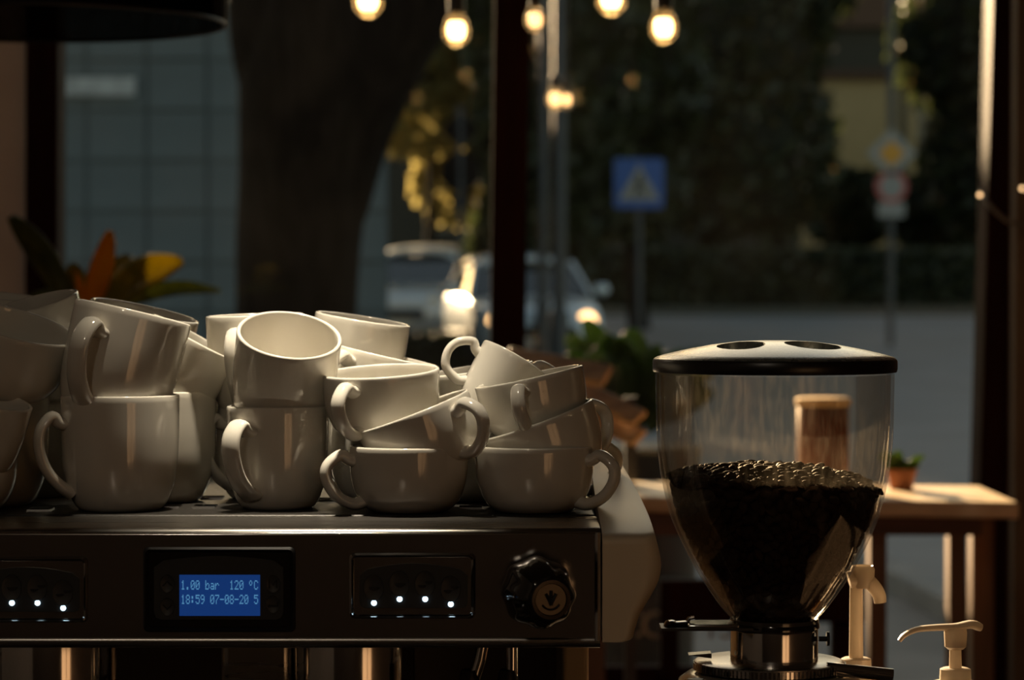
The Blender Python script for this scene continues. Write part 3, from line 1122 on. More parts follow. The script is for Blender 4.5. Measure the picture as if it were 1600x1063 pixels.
def put(lst, p, dmin):
    key = (int(p[0] // .005), int(p[1] // .005), int(p[2] // .005))
    for dx in (-1, 0, 1):
        for dy in (-1, 0, 1):
            for dz in (-1, 0, 1):
                for o_ in grid.get((key[0] + dx, key[1] + dy, key[2] + dz), ()):
                    if (o_[0] - p[0]) ** 2 + (o_[1] - p[1]) ** 2 + (o_[2] - p[2]) ** 2 < dmin * dmin:
                        return
    grid.setdefault(key, []).append(p)
    lst.append(p)


Rt = hop_r(gz(740))
for _ in range(14000):
    a = rng.uniform(0, 2 * PI)
    r = (Rt - .005) * math.sqrt(rng.random())
    x, y = r * math.cos(a), r * math.sin(a)
    put(top, (x, y, surf_z(x, y) + rng.uniform(-.0015, .0015)), .0050)
for _ in range(16000):
    z = rng.uniform(gz(966), gz(742))
    a = rng.uniform(0, 2 * PI)
    r = hop_r(z) - .0052
    x, y = r * math.cos(a), r * math.sin(a)
    if z < surf_z(x, y) - .002:
        put(shell, (x, y, z), .0056)


def bean_matrix(p, flat):
    if flat:
        e = Euler((rng.uniform(-.7, .7) + (PI if rng.random() < .5 else 0), rng.uniform(-.5, .5), rng.uniform(0, 2 * PI)))
    else:
        a = math.atan2(p[1], p[0])
        base = Matrix.Rotation(a, 3, 'Z') @ Matrix.Rotation(R(90), 3, 'Y')
        tw = Matrix.Rotation(rng.uniform(0, 2 * PI), 3, 'Z') @ Matrix.Rotation(rng.uniform(-.35, .35), 3, 'X')
        fl = Matrix.Rotation(PI if rng.random() < .4 else 0, 3, 'X')
        return Matrix.Translation((gx + p[0], GY + p[1], p[2])) @ (base @ tw @ fl).to_4x4()
    return Matrix.Translation((gx + p[0], GY + p[1], p[2])) @ e.to_matrix().to_4x4()


# nearest 300 beans of the upper layer and the glass front are single objects
front_top = sorted([p for p in top], key=lambda p: p[1] - p[2] * .3)
front_shell = sorted([p for p in shell if p[1] < -.02], key=lambda p: -p[2])
single = [(p, True) for p in front_top[:170]] + [(p, False) for p in front_shell[:130]]
sset = {p for p, _ in single}
for p, fl in single:
    o = bpy.data.objects.new('coffee_bean', bean_me)
    C.objects.link(o)
    o.matrix_world = bean_matrix(p, fl)
    tag(o, 'dark roasted coffee bean lying near the top of the beans in the hopper', 'coffee bean', 'coffee beans near the top of the hopper')
rest = MB()
for lst, fl in ((top, True), (shell, False)):
    for p in lst:
        if p not in sset:
            rest.add(bv, bf, bean_matrix(p, fl))
core = []
zs = [gz(966) + (gz(750) - gz(966)) * i / 16 for i in range(17)]
core = [(0, zs[0])] + [(hop_r(z) - .0085, z) for z in zs] + [(.05, gz(741)), (0, gz(738))]
rest.lathe(core, 48, Matrix.Translation((gx, GY, 0)))
me = bpy.data.meshes.new('coffee_beans')
me.from_pydata([tuple(p) for p in rest.v], [], rest.f)
me.shade_smooth()
me.materials.append(beanm)
o = bpy.data.objects.new('coffee_beans', me)
C.objects.link(o)
tag(o, 'mass of dark roasted coffee beans filling the clear hopper', 'coffee beans', kind='stuff')


# ------------------------------------------------------------------ syrup pumps
def pump(px, py_top, Y, scale, spout, label, stem_px, base_py, down):
    """px/py_top of the head; spout direction (+1 right, -1 left)"""
    c = at(px, py_top, Y)
    u = Y / FPX * scale
    t = thing('syrup_pump_bottle', label, 'syrup bottle', (c.x, Y, ZC))
    zt_ = c.z - ZC
    zs_ = at(px, base_py, Y).z - ZC
    # bottle and cap
    MB().lathe([(0, 0), (.036, 0), (.038, .004), (.038, zs_ - .10), (.034, zs_ - .065), (.018, zs_ - .035), (.016, zs_ - .022), (0, zs_ - .022)], 40).build('bottle', bottlem, t)
    MB().lathe([(.0195, zs_ - .030), (.0195, zs_ - .012), (.018, zs_ - .010), (.0125, zs_ - .010), (.012, zs_), (.010, zs_ + .001), (0, zs_ + .001)], 32).build('cap', pumpm, t)
    MB().lathe([(.0058 if down else .0050, zs_), (.0052 if down else .0044, zt_ - .012)], 20).build('stem', pumpm, t)
    if down:
        # arched spout that bends down
        hd = spline([(-.006, 0, zt_ - .012), (.004, 0, zt_ - .010), (.012, 0, zt_ - .015), (.018, 0, zt_ - .023), (.0195, 0, zt_ - .030)], 16)
        MB().tube(hd, [.0082 - .0028 * i / 16 for i in range(17)], 14, flat=(1, .9), ref=(0, 1, 0)).build('spout', pumpm, t)
        MB().lathe([(.0075, zt_ - .018), (.0095, zt_ - .010), (.0098, zt_ - .003), (.0085, zt_), (.007, zt_ - .0015), (0, zt_ - .0018)], 28, Matrix.Translation((.005, 0, 0))).build('head', pumpm, t)
    else:
        MB().lathe([(.0060, zt_ - .0205), (.0084, zt_ - .0185), (.0090, zt_ - .008), (.0085, zt_ - .004), (0, zt_ - .004)], 28).build('head', pumpm, t)
        hd = spline([(.020, 0, zt_ - .0035), (.012, 0, zt_ - .001), (0, 0, zt_ - .003), (-.014, 0, zt_ - .0035), (-.030, 0, zt_ - .0050), (-.040, 0, zt_ - .0095), (-.044, 0, zt_ - .014)], 22)
        rr_ = [.0075, .0085, .0088, .0085, .0082, .0078, .0075] + [.0072 - .0002 * i for i in range(16)]
        MB().tube(hd, rr_, 14, flat=(1.0, .40), ref=(0, 1, 0)).build('spout', pumpm, t)
    return t


pump(1338, 884, 2.16, 1, 1, 'cream syrup pump with bent down spout standing behind the grinder', 1338, 1030, True)
pump(1493, 974, 2.10, 1, -1, 'cream syrup pump with long flat spout pointing left, at bottom right', 1493, 1046, False)

# ------------------------------------------------------------------ window bar table and what stands on it
tz = 1.5 - (783 - 450) / FPX * 4.50
tb = thing('window_bar_table', 'long sunlit wooden bar table in front of the right window', 'table', (0, 0, 0))
tx0, tx1 = at(860, 780, 4.5).x, at(1586, 790, 4.5).x
mbt = MB()
yA0, yA1 = 4.62, 4.46   # front edge, slightly turned
vs = []
for z in (tz - .028, tz):
    vs += [(tx0, yA0, z), (tx1, yA1, z), (tx1 + .0, 4.84, z), (tx0, 4.98, z)]
mbt.add(vs, [(3, 2, 1, 0), (4, 5, 6, 7), (0, 1, 5, 4), (1, 2, 6, 5), (2, 3, 7, 6), (3, 0, 4, 7)])
mbt.build('table_top', tablewood, tb, bevel=.004)
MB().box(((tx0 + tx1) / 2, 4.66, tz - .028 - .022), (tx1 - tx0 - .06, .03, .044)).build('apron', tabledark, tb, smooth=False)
for px in (1372, 1496):
    x = at(px, 900, 4.7).x
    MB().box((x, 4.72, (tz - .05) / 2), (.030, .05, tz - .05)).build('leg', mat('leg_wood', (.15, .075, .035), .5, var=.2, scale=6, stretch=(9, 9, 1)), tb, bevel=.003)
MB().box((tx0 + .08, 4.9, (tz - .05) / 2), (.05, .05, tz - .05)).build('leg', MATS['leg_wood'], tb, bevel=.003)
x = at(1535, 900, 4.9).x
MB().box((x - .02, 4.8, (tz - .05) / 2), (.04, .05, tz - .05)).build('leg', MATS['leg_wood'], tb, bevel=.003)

# red-brown canister with pale lid seen through the hopper
c = at(1286, 700, 4.75)
cz0 = tz
cz1 = at(1286, 622, 4.75).z
cn = thing('canister', 'red-brown canister with pale lid on the bar table, seen through the hopper', 'canister', (c.x, 4.75, tz))
hcan = cz1 - cz0
MB().lathe([(0, 0), (.043, 0), (.0455, .003), (.0455, hcan - .016), (.043, hcan - .013), (0, hcan - .013)], 40).build('body', potred, cn)
MB().lathe([(.0475, hcan - .014), (.0485, hcan - .012), (.0485, hcan - .002), (.046, hcan), (0, hcan)], 40).build('lid', cork, cn)


def blade(base, tip, width, sag, roll, n=12, tipr=.0, shape=.9):
    """leaf blade with folded midrib from base to tip"""
    base, tip = Vector(base), Vector(tip)
    ax = tip - base
    side = ax.cross(Vector((0, -1, 0)))
    if side.length < 1e-4:
        side = Vector((1, 0, 0))
    side.normalize()
    side = (Matrix.Rotation(roll, 3, ax.normalized()) @ side)
    nor = side.cross(ax).normalized()
    vs, fs = [], []
    for i in range(n + 1):
        t = i / n
        c_ = base + ax * t + Vector((0, 0, sag * math.sin(PI * t)))
        w_ = width * .5 * (math.sin(PI * min(1, t * .90 + .05)) ** (shape * .75))
        rip = .10 * width * math.sin(t * 19)
        vs += [c_ - side * w_ + nor * (w_ * .35 + rip * .3), c_ - side * w_ * .5 + nor * w_ * .12, c_ - nor * .0008, c_ + side * w_ * .5 + nor * w_ * .12, c_ + side * w_ + nor * (w_ * .35 - rip * .3)]
    for i in range(n):
        for k in range(4):
            a_ = i * 5 + k
            fs.append((a_, a_ + 1, a_ + 6, a_ + 5))
    return MB().add(vs, fs)


def leaf_obj(name, base, tip, width, sag, roll, m, parent, off=Vector((0, 0, 0))):
    o = blade(Vector(base) - off, Vector(tip) - off, width, sag, roll).build(name, m, parent, ang=180)
    md = o.modifiers.new('thick', 'SOLIDIFY')
    md.thickness = .0012
    return o


# small potted plant right of the hopper
c = at(1408, 745, 4.76)
pt = thing('potted_plant', 'small green plant in terracotta pot on the bar table right of the hopper', 'plant', (c.x, 4.76, tz))
MB().lathe([(0, 0), (.020, 0), (.026, .028), (.028, .028), (.028, .036), (.024, .036), (.022, .030), (0, .030)], 28).build('pot', terracotta, pt)
for k in range(16):
    a = rng.uniform(0, 2 * PI)
    l = rng.uniform(.02, .045)
    leaf_obj('leaf', (.004 * math.cos(a), .004 * math.sin(a), .03), (l * math.cos(a), l * math.sin(a), .03 + rng.uniform(.01, .045)), .016, .006, rng.uniform(-.5, .5), leafg, pt)

# bushy green plant left of the hopper, standing on a bench outside the table
c = at(985, 760, 6.6)
pb = thing('bushy_plant', 'bushy green plant in a dark planter outside, left of the bean hopper', 'plant', (c.x, 6.6, 0))
pb.scale = (2.0, 2.0, 2.0)
pb.location.z = c.z
MB().lathe([(0, -c.z / 2), (.07, -c.z / 2), (.085, .03), (.088, .05), (.08, .05), (0, .045)], 32).build('pot', mat('pot_dark', (.02, .02, .02), .6), pb)
for k in range(60):
    a = rng.uniform(0, 2 * PI)
    l = rng.uniform(.02, .12)
    hh = rng.uniform(.05, .17) * (1 - l * 3)
    b0 = Vector((l * .45 * math.cos(a), l * .45 * math.sin(a), .045 + hh * .5))
    leaf_obj('leaf', b0, b0 + Vector((l * .6 * math.cos(a) + rng.uniform(-.02, .02), l * .6 * math.sin(a), hh * .55 + rng.uniform(-.01, .02))), rng.uniform(.025, .045), .01, rng.uniform(-.8, .8), leafg, pb)

# second round bar table at left carrying the croton (behind the cups)
lt = thing('bistro_table', 'dark round bistro table behind the cups, carrying the croton', 'table', (-.72, 4.7, 0))
MB().lathe([(0, 1.06), (.28, 1.06), (.285, 1.065), (.285, 1.085), (.28, 1.09), (0, 1.09)], 48).build('table_top', tabledark, lt)
MB().lathe([(.025, .02), (.025, 1.06)], 20).build('column', metal_dk, lt)
MB().lathe([(0, 0), (.20, 0), (.20, .012), (.03, .03), (0, .03)], 40).build('base', metal_dk, lt)

c = at(135, 520, 4.6)
cr = thing('croton_plant', 'croton with one orange and several yellow-green leaves, rising behind the cups at left', 'plant', (c.x, 4.6, 1.09))
MB().lathe([(0, 0), (.055, 0), (.075, .20), (.082, .20), (.082, .235), (.072, .235), (.070, .22), (0, .22)], 36).build('pot', terracotta, cr)
off = Vector((c.x, 4.6, 1.09))
MB().tube(spline([Vector((0, 0, .2)), Vector((.004, 0, .28)), at(140, 470, 4.6) - off], 8), .006, 10).build('stem', stemm, cr)
CRO = [((118, 488), (16, 338), .045, 4.60, leafdk, .012), ((140, 486), (172, 360), .042, 4.55, leafor, .0), ((150, 482), (286, 408), .060, 4.56, leafyl, .014),
       ((140, 480), (205, 400), .045, 4.68, leafyl, .01), ((132, 486), (112, 412), .042, 4.62, leafyl, .004), ((128, 488), (70, 420), .045, 4.68, leafdk, .01),
       ((135, 488), (120, 425), .016, 4.54, leafor, 0), ((150, 490), (225, 455), .042, 4.7, leafyl, .010),
       ((160, 490), (345, 455), .030, 4.75, leafdk, .02), ((125, 490), (45, 470), .04, 4.7, leafdk, .01), ((140, 488), (160, 400), .040, 4.72, leafdk, .0)]
for (bx, by), (tx_, ty), wd_, Y_, m_, sg in CRO:
    leaf_obj('leaf', at(bx, by, 4.6), at(tx_, ty, Y_), wd_, sg, rng.uniform(-.4, .4), m_, cr, off)

# ------------------------------------------------------------------ lampshade at upper left
LY = 3.6
lc = at(40, 36, LY)
lr = (350 - 40) / FPX * LY
ls = thing('pendant_lampshade', 'dark fabric drum lampshade hanging at the upper left', 'lamp', (lc.x, LY, lc.z))
MB().lathe([(lr, 0), (lr + .002, .002), (lr + .002, .30), (lr, .30), (lr - .003, .30), (lr - .003, .002), (lr, 0)], 72).build('shade', shade, ls)
MB().tube([(lr * math.cos(2 * PI * k / 60), lr * math.sin(2 * PI * k / 60), 0) for k in range(60)], .0028, 8, closed=True).build('rim_wire', metal_dk, ls)
MB().tube([(0, 0, .16), (0, 0, RZ - lc.z)], .004, 8).build('cord', cordm, ls)
for k in range(3):
    a = 2 * PI * k / 3 + .4
    MB().tube([(0, 0, .29), (lr * math.cos(a), lr * math.sin(a), .29)], .002, 6).build('spoke', metal_dk, ls)
MB().lathe([(0, .10), (.022, .11), (.028, .13), (.020, .165), (.015, .19), (0, .19)], 20).build('bulb', mat('bulb_unlit', (.4, .38, .34), .2), ls)


# ------------------------------------------------------------------ string lights
def bulb(px, py, Y, label, m=None, sc=1.0):
    c = at(px, py, Y)
    t = thing('string_light_bulb', label, 'light bulb', (c.x, Y, c.z), 'glowing string light bulbs')
    MB().lathe([(0, -.017 * sc), (.012 * sc, -.016 * sc), (.0165 * sc, -.006 * sc), (.0165 * sc, .008 * sc), (.012 * sc, .016 * sc), (0, .017 * sc)], 20).build('filament', m or bulb_hot, t)
    MB().lathe([(0, -.030 * sc), (.012 * sc, -.028 * sc), (.024 * sc, -.014 * sc), (.026 * sc, .003 * sc), (.021 * sc, .020 * sc), (.013 * sc, .034 * sc)], 28).build('glass', bulb_glass, t)
    MB().lathe([(.014 * sc, .032 * sc), (.016 * sc, .034 * sc), (.016 * sc, .062 * sc), (.008 * sc, .070 * sc), (0, .070 * sc)], 20).build('socket', metal_dk, t)
    MB().tube([(0, 0, .07 * sc), (0, 0, min(.6, RZ - c.z - .02) if Y < WY else .5)], .0025, 6).build('cord', cordm, t)
    return t


bulb(575, 0, 4.4, 'glowing bulb cut by the top edge in front of the tree trunk')
bulb(713, 48, 5.0, 'glowing bulb hanging between the tree trunk and the middle window post')
bulb(836, 31, 5.2, 'dim glowing bulb just right of the middle window post', bulb_hot2, .8)
bulb(955, -3, 4.4, 'glowing bulb cut by the top edge above the pedestrian sign')
bulb(1037, 43, 4.9, 'glowing bulb hanging high right of the pedestrian sign')
bulb(868, 155, 7.2, 'left one of two small bulbs standing in for window reflections near the grey pole', bulb_hot2, .95)  # this bulb and the next replace reflections in the window glass
bulb(884, 156, 7.3, 'right one of two small bulbs standing in for window reflections near the grey pole', bulb_hot2, .85)
# wire on the right post with two tiny lamps
wr = thing('fairy_light_wire', 'thin wire with tiny lights looped over the right window post', 'light string', at(1531, 305, 5.3))
o0 = at(1531, 305, 5.3)
MB().tube([p - o0 for p in spline([at(1531, 300, 5.36), at(1540, 312, 5.32), at(1560, 335, 5.30), at(1585, 350, 5.30), at(1625, 350, 5.32)], 20)], .0042, 8).build('wire', mat('wire_grey', (.10, .09, .085), .5), wr)
for px, py in ((1531, 305), (1597, 295)):
    p = at(px, py, 5.29) - o0
    MB().lathe([(0, -.004), (.0035, -.002), (.004, .001), (.002, .004), (0, .0045)], 12, Matrix.Translation(p)).build('tiny_lamp', bulb_hot2, wr)

# lettering on the lower glass, dark red lower frame pieces
lo = thing('window_lettering', 'pale letters stuck on the lower window glass behind the machine', 'lettering', (0, WY + .022, 0))


def let(s, px, py, hpx, m=lettering):
    p = at(px, py, WY + .02)
    sz = hpx / FPX * WY / .7
    M = Matrix.Translation((p.x, 0, p.z)) @ Matrix.Rotation(R(90), 4, 'X')
    text_mesh(s, sz, .0006, 'letter', m, lo, M)


let('C', 962, 996, 44)
let('O', 1000, 998, 44)
let('S', 1122, 998, 40)
let('I', 1104, 998, 40)
for i, (xa, xb, ya, yb) in enumerate(((1030, 1350, 905, 972), (1032, 1060, 972, 1060), (1300, 1348, 895, 1060), (900, 1110, 1044, 1090), (1487, 1512, 820, 1063))):
    a_, b_ = at(xa, ya, WY - .02), at(xb, yb, WY - .02)
    struct('trim_%d' % (7 + i), MB().box(((a_.x + b_.x) / 2, WY - .02 + .012 * i, (a_.z + b_.z) / 2), (b_.x - a_.x, .04, a_.z - b_.z)), redwood, bevel=.003)

# ------------------------------------------------------------------ outside: ground
def gzz(y):
    if y < 20:
        return -.02
    return -.02 + (y - 20) * .030 + max(0, y - 32) * .006


def ground(name, x0, x1, ys, m, dz=0.0, label=None):
    vs, fs = [], []
    for y in ys:
        vs += [(x0, y, gzz(y) + dz), (x1, y, gzz(y) + dz), (x0, y, gzz(y) - .2), (x1, y, gzz(y) - .2)]
    for i in range(len(ys) - 1):
        k = i * 4
        fs += [(k, k + 1, k + 5, k + 4), (k + 2, k + 6, k + 7, k + 3), (k, k + 4, k + 6, k + 2), (k + 1, k + 3, k + 7, k + 5)]
    fs += [(0, 2, 3, 1)]
    k = (len(ys) - 1) * 4
    fs += [(k, k + 1, k + 3, k + 2)]
    return struct(name, MB().add(vs, fs), m)


ground('pavement', -40, 40, [5.75, 9, 13], paving, .02)
ground('road', -40, 40, [13, 20, 26, 32, 40, 50], asphalt)
ground('far_verge', -60, 60, [50, 70, 120], earth, .03)
a_, b_ = at(1400, 905, 13.6), at(1500, 962, 12.2)
kb = MB()
d_ = Vector((b_.x - a_.x, b_.y - a_.y, 0)).normalized()
ks = Vector((a_.x, 13.3, 0)) - d_ * 8
for k in range(16):
    p = ks + d_ * k * 1.0
    kbm = Matrix.Translation((p.x, p.y, .03)) @ Matrix.Rotation(math.atan2(d_.y, d_.x), 4, 'Z')
    if k == 0:
        kbo = thing('kerb', 'low stone kerb along the pavement outside the window', 'kerb', (0, 0, 0))
    MB().box((0, 0, 0), (.97, .16, .14), kbm).build('kerb_stone', kerbm, kbo, bevel=.015)

# ------------------------------------------------------------------ slatted wooden chair by the window
def plank(a_, b_, wd_, th, name, parent, off):
    """plank between two points, its face turned up to the window"""
    a_, b_ = Vector(a_) - off, Vector(b_) - off
    d = (b_ - a_)
    x = d.normalized()
    y = Vector((0, .75, .65))
    y = (y - x * y.dot(x)).normalized()
    z = x.cross(y)
    M = Matrix((x, y, z)).transposed().to_4x4()
    M.translation = (a_ + b_) / 2
    return MB().box((0, 0, 0), (d.length, wd_, th), M).build(name, plankwood, parent, bevel=.003)


of = at(905, 700, 5.15)
of.z = 0
wc = thing('slatted_chair', 'sunlit wooden slatted chair by the window, just right of the cup stacks', 'chair', of)
plank(at(790, 560, 5.10), at(950, 588, 5.00), .050, .016, 'top_slat', wc, of)
plank(at(900, 606, 5.08), at(1000, 655, 4.98), .040, .014, 'back_slat', wc, of)
plank(at(900, 642, 5.08), at(1000, 685, 4.98), .040, .014, 'back_slat', wc, of)
for px, y_ in ((812, 5.11), (985, 5.0)):
    p = at(px, 570, y_ + .03)
    MB().box((p.x - of.x, y_ + .03 - of.y, p.z / 2 - .03), (.022, .022, p.z - .06)).build('upright', metal_dk, wc, smooth=False)
    MB().box((p.x - of.x, y_ - .32 - of.y, .225), (.022, .022, .45)).build('front_leg', metal_dk, wc, smooth=False)
MB().box((at(900, 600, 5.0).x - of.x, 4.86 - of.y, .46), (.20, .38, .025)).build('seat', plankwood, wc, bevel=.004)

# ------------------------------------------------------------------ outside: big tree with leaning limb
TY = 12.0
tr = thing('street_tree', 'thick dark tree trunk with a limb leaning right, outside the left window', 'tree', (at(460, 600, TY).x, TY, 0))
to = Vector(tr.location)
u = TY / FPX


def limb(pts, parent, name, lumps=True, seg=18):
    P, rr = [], []
    for px, py, hw in pts:
        P.append(at(px, py, TY) - to)
        rr.append(hw * u)
    n = 30
    path = spline(P, n)
    rad_ = [p.x for p in spline([(r, 0, 0) for r in rr], n)]
    return MB().tube(path, rad_, seg).build(name, bark, parent, ang=180)


limb([(455, 985, 130), (455, 800, 102), (460, 600, 95), (463, 480, 95), (466, 380, 98), (475, 280, 103), (482, 200, 110), (490, 110, 116), (505, 20, 112), (520, -120, 90), (530, -400, 70), (520, -900, 45)], tr, 'trunk')
limb([(480, 420, 50), (498, 330, 74), (522, 230, 80), (555, 140, 82), (600, 60, 80), (640, -10, 78), (690, -110, 70), (760, -300, 52), (820, -600, 36)], tr, 'limb')
limb([(470, 200, 70), (440, 80, 78), (420, -60, 70), (380, -250, 50), (330, -600, 35)], tr, 'limb')


# ------------------------------------------------------------------ outside: foliage
def fast_quads(name, pts, size, m, parent, seed, jit=.5):
    rg = random.Random(seed)
    vs, fs = [], []
    for p in pts:
        s_ = size * rg.uniform(.6, 1.3)
        a_ = Vector((rg.gauss(0, 1), rg.gauss(0, 1), rg.gauss(0, 1))).normalized()
        b_ = a_.orthogonal().normalized()
        c_ = a_.cross(b_)
        n = len(vs)
        vs += [p + b_ * s_, p + c_ * s_ * .6, p - b_ * s_, p - c_ * s_ * .6]
        fs.append((n, n + 1, n + 2, n + 3))
    me = bpy.data.meshes.new(name)
    me.from_pydata([tuple(v) for v in vs], [], fs)
    me.materials.append(m)
    o = bpy.data.objects.new(name, me)
    C.objects.link(o)
    o.parent = parent
    o['kind'] = 'stuff'
    return o


def lump(c, r, seed, sub=3):
    bm = bmesh.new()
    bmesh.ops.create_icosphere(bm, subdivisions=sub, radius=1)
    rg = random.Random(seed)
    ph = [rg.uniform(0, 6) for _ in range(6)]
    vs = []
    for v in bm.verts:
        d = v.co
        k = 1 + .12 * math.sin(d.x * 5 + ph[0]) * math.sin(d.y * 6 + ph[1]) + .10 * math.sin(d.z * 7 + ph[2]) * math.cos(d.x * 8 + ph[3])
        vs.append(Vector((d.x * r[0] * k, d.y * r[1] * k, d.z * r[2] * k)) + Vector(c))
    fs = [[v.index for v in f.verts] for f in bm.faces]
    bm.free()
    return vs, fs


def tree(name, label, x, y, th, blobs, leaf, leafm, nleaf, seed, corek=.86, gloss=0, trunk_r=.16, glossm=None):
    g0 = gzz(y)
    t = thing(name, label, 'tree', (x, y, g0), 'trees across the road')
    rg = random.Random(seed)
    MB().tube(spline([(0, 0, -.1), (rg.uniform(-.1, .1), 0, th * .4), (rg.uniform(-.2, .2), 0, th * .8), (0, 0, th * 1.3)], 10), [trunk_r * (1.2 - .06 * i) for i in range(11)], 12).build('trunk', bark, t)
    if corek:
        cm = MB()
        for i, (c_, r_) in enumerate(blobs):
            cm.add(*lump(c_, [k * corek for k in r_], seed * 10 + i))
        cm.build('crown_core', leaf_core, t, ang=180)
    pts, gp = [], []
    vol = sum(r_[0] * r_[2] for _, r_ in blobs)
    for c_, r_ in blobs:
        n = int(nleaf * r_[0] * r_[2] / vol)
        for i in range(n):
            d = Vector((rg.gauss(0, 1), rg.gauss(0, 1), rg.gauss(0, 1))).normalized()
            k = rg.uniform(.80, 1.08) if corek else rg.random() ** .4
            p = Vector(c_) + Vector((d.x * r_[0], d.y * r_[1], d.z * r_[2])) * k
            pts.append(p)
            if gloss and rg.random() < gloss:
                gp.append(p + Vector((0, -.1, 0)))
    fast_quads('leaves', pts, leaf, leafm, t, seed + 1)
    if gp:
        fast_quads('shiny_leaves', gp, leaf * .35, glossm or leaf_gloss, t, seed + 2)
    return t


# golden lit tree seen between trunk and middle post
gxx = at(672, 200, 43.5).x
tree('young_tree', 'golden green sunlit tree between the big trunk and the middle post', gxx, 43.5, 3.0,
     [((-.2, 0, 4.0), (1.5, 1.0, 1.1)), ((-1.0, .2, 4.9), (1.2, .9, 1.2)), ((.9, .1, 4.6), (1.1, .9, 1.5)), ((-.2, .2, 6.0), (1.5, 1.0, 1.0)), ((.5, 1.4, 2.5), (.8, .5, .7)), ((-2.1, .2, 4.6), (1.1, .8, 1.4))],  # leftmost blob, hidden by the limb, and the core added to shade the road
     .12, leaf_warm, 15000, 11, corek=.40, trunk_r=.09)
# dark trees at the right
spec = [(905, 58, 1.6), (1010, 60, 1.3), (1110, 57, 1.3), (1210, 56, 1.3), (1330, 66, 1.4), (1440, 64, 1.4), (1530, 60, 1.4), (1650, 58, 1.5), (790, 66, 1.4), (1760, 60, 1.5), (905, 41, 1.0), (1000, 45, 1.0), (800, 40.0, 1.0), (860, 40.0, 1.0)]  # last four trees added to keep direct sun off the road
desc = ['directly right of the grey lamp pole', 'behind the pedestrian sign', 'right of the pedestrian sign', 'with golden glints, left of the ochre building', 'before the ochre building',
        'behind the priority sign', 'left of the right window post', 'behind the right window post', 'behind the middle window post', 'outside the right picture edge', 'added behind the two grey poles to shade the road', 'added close behind the crossing sign as road shade', 'slim shade tree added right behind the middle window post', 'slim one added for shade between post and grey poles']
for i, (px, Y, k) in enumerate(spec):
    p = at(px, 300, Y)
    if i == 4:
        bl = [((0, 0, 1.9), (1.1, .9, .9))]
    elif i >= 12:
        bl = [((0, 0, 1.3), (.62, .5, 1.1)), ((.05, .1, 3.2), (.62, .55, 1.1)), ((0, 0, 4.8), (.7, .6, 1.1))]
    elif i >= 10:
        bl = [((0, 0, 2.5), (.75, .8, 1.0)), ((.1, .1, 4.2), (.95, .9, 1.4)), ((-.1, 0, 6.0), (1.0, .9, 1.4))]
    elif i == 5:
        bl = [((.3, 0, 1.8), (1.2, .9, .9)), ((.9, 0, 7.2), (1.3, 1.2, 1.6))]
    else:
        bl = [((0, 0, 3.2), (1.3, 1.1, 1.9)), ((-.4, .2, 5.6), (1.5, 1.3, 1.7)), ((.4, -.1, 7.3), (1.5, 1.3, 1.8))]
    tree('roadside_tree', 'dark leafy tree across the road, ' + desc[i], p.x, Y, 2.2, bl, .20, leaf_tree, 2600, 20 + i, gloss=.6 if i in (2, 3, 4, 5, 6) else .04)
# hedge under them
for i, (pa, pb_) in enumerate(((900, 1120), (1120, 1340), (1340, 1560))):
    a_, b_ = at(pa, 440, 54), at(pb_, 440, 54)
    t = thing('hedge', 'clipped dark hedge across the road, %s section' % ('left', 'middle', 'right')[i], 'hedge', ((a_.x + b_.x) / 2, 54, gzz(54)), 'hedge sections across the road')
    wd_ = b_.x - a_.x
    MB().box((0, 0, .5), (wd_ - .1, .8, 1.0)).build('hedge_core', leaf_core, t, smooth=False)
    rg = random.Random(50 + i)
    pts = [Vector((rg.uniform(-.5, .5) * wd_, -.45 + rg.uniform(-.08, .08), rg.uniform(0, 1.1))) for _ in range(900)] + \
          [Vector((rg.uniform(-.5, .5) * wd_, rg.uniform(-.45, .45), 1.05 + rg.uniform(-.08, .10))) for _ in range(700)]
    fast_quads('leaves', pts, .09, hedge_leaf, t, 60 + i)


a_, b_ = at(612, 500, 34), at(790, 500, 34)  # hedge added to cover a sunlit strip of road before the car
t = thing('low_screen_hedge', 'low clipped hedge added to hide the sunlit road in front of the silver-grey car', 'hedge', ((a_.x + b_.x) / 2, 34, gzz(34)))
wd_ = b_.x - a_.x
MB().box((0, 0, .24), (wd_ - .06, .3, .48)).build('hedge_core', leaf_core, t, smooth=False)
rg = random.Random(77)
fast_quads('leaves', [Vector((rg.uniform(-.5, .5) * wd_, rg.uniform(-.19, -.12), rg.uniform(0, .5))) for _ in range(500)] +
           [Vector((rg.uniform(-.5, .5) * wd_, rg.uniform(-.18, .18), rg.uniform(.46, .52))) for _ in range(400)], .05, hedge_leaf, t, 78)

# ------------------------------------------------------------------ outside: buildings
BY = 25.0
bx0, bx1 = -12.0, at(606, 300, BY).x
bl = thing('panel_building', 'blue-grey panelled building across the street behind the big tree', 'building', (bx1, BY, gzz(BY)))
def plan_prism(x0_, x1_, y0_, y1_, z0_, z1_, slant=.048):
    v_ = []
    for z in (z0_, z1_):
        v_ += [(x0_, y0_, z), (x1_, y0_, z), (x1_ - slant * (y1_ - y0_), y1_, z), (x0_, y1_, z)]
    return MB().add(v_, [(3, 2, 1, 0), (4, 5, 6, 7), (0, 1, 5, 4), (1, 2, 6, 5), (2, 3, 7, 6), (3, 0, 4, 7)])


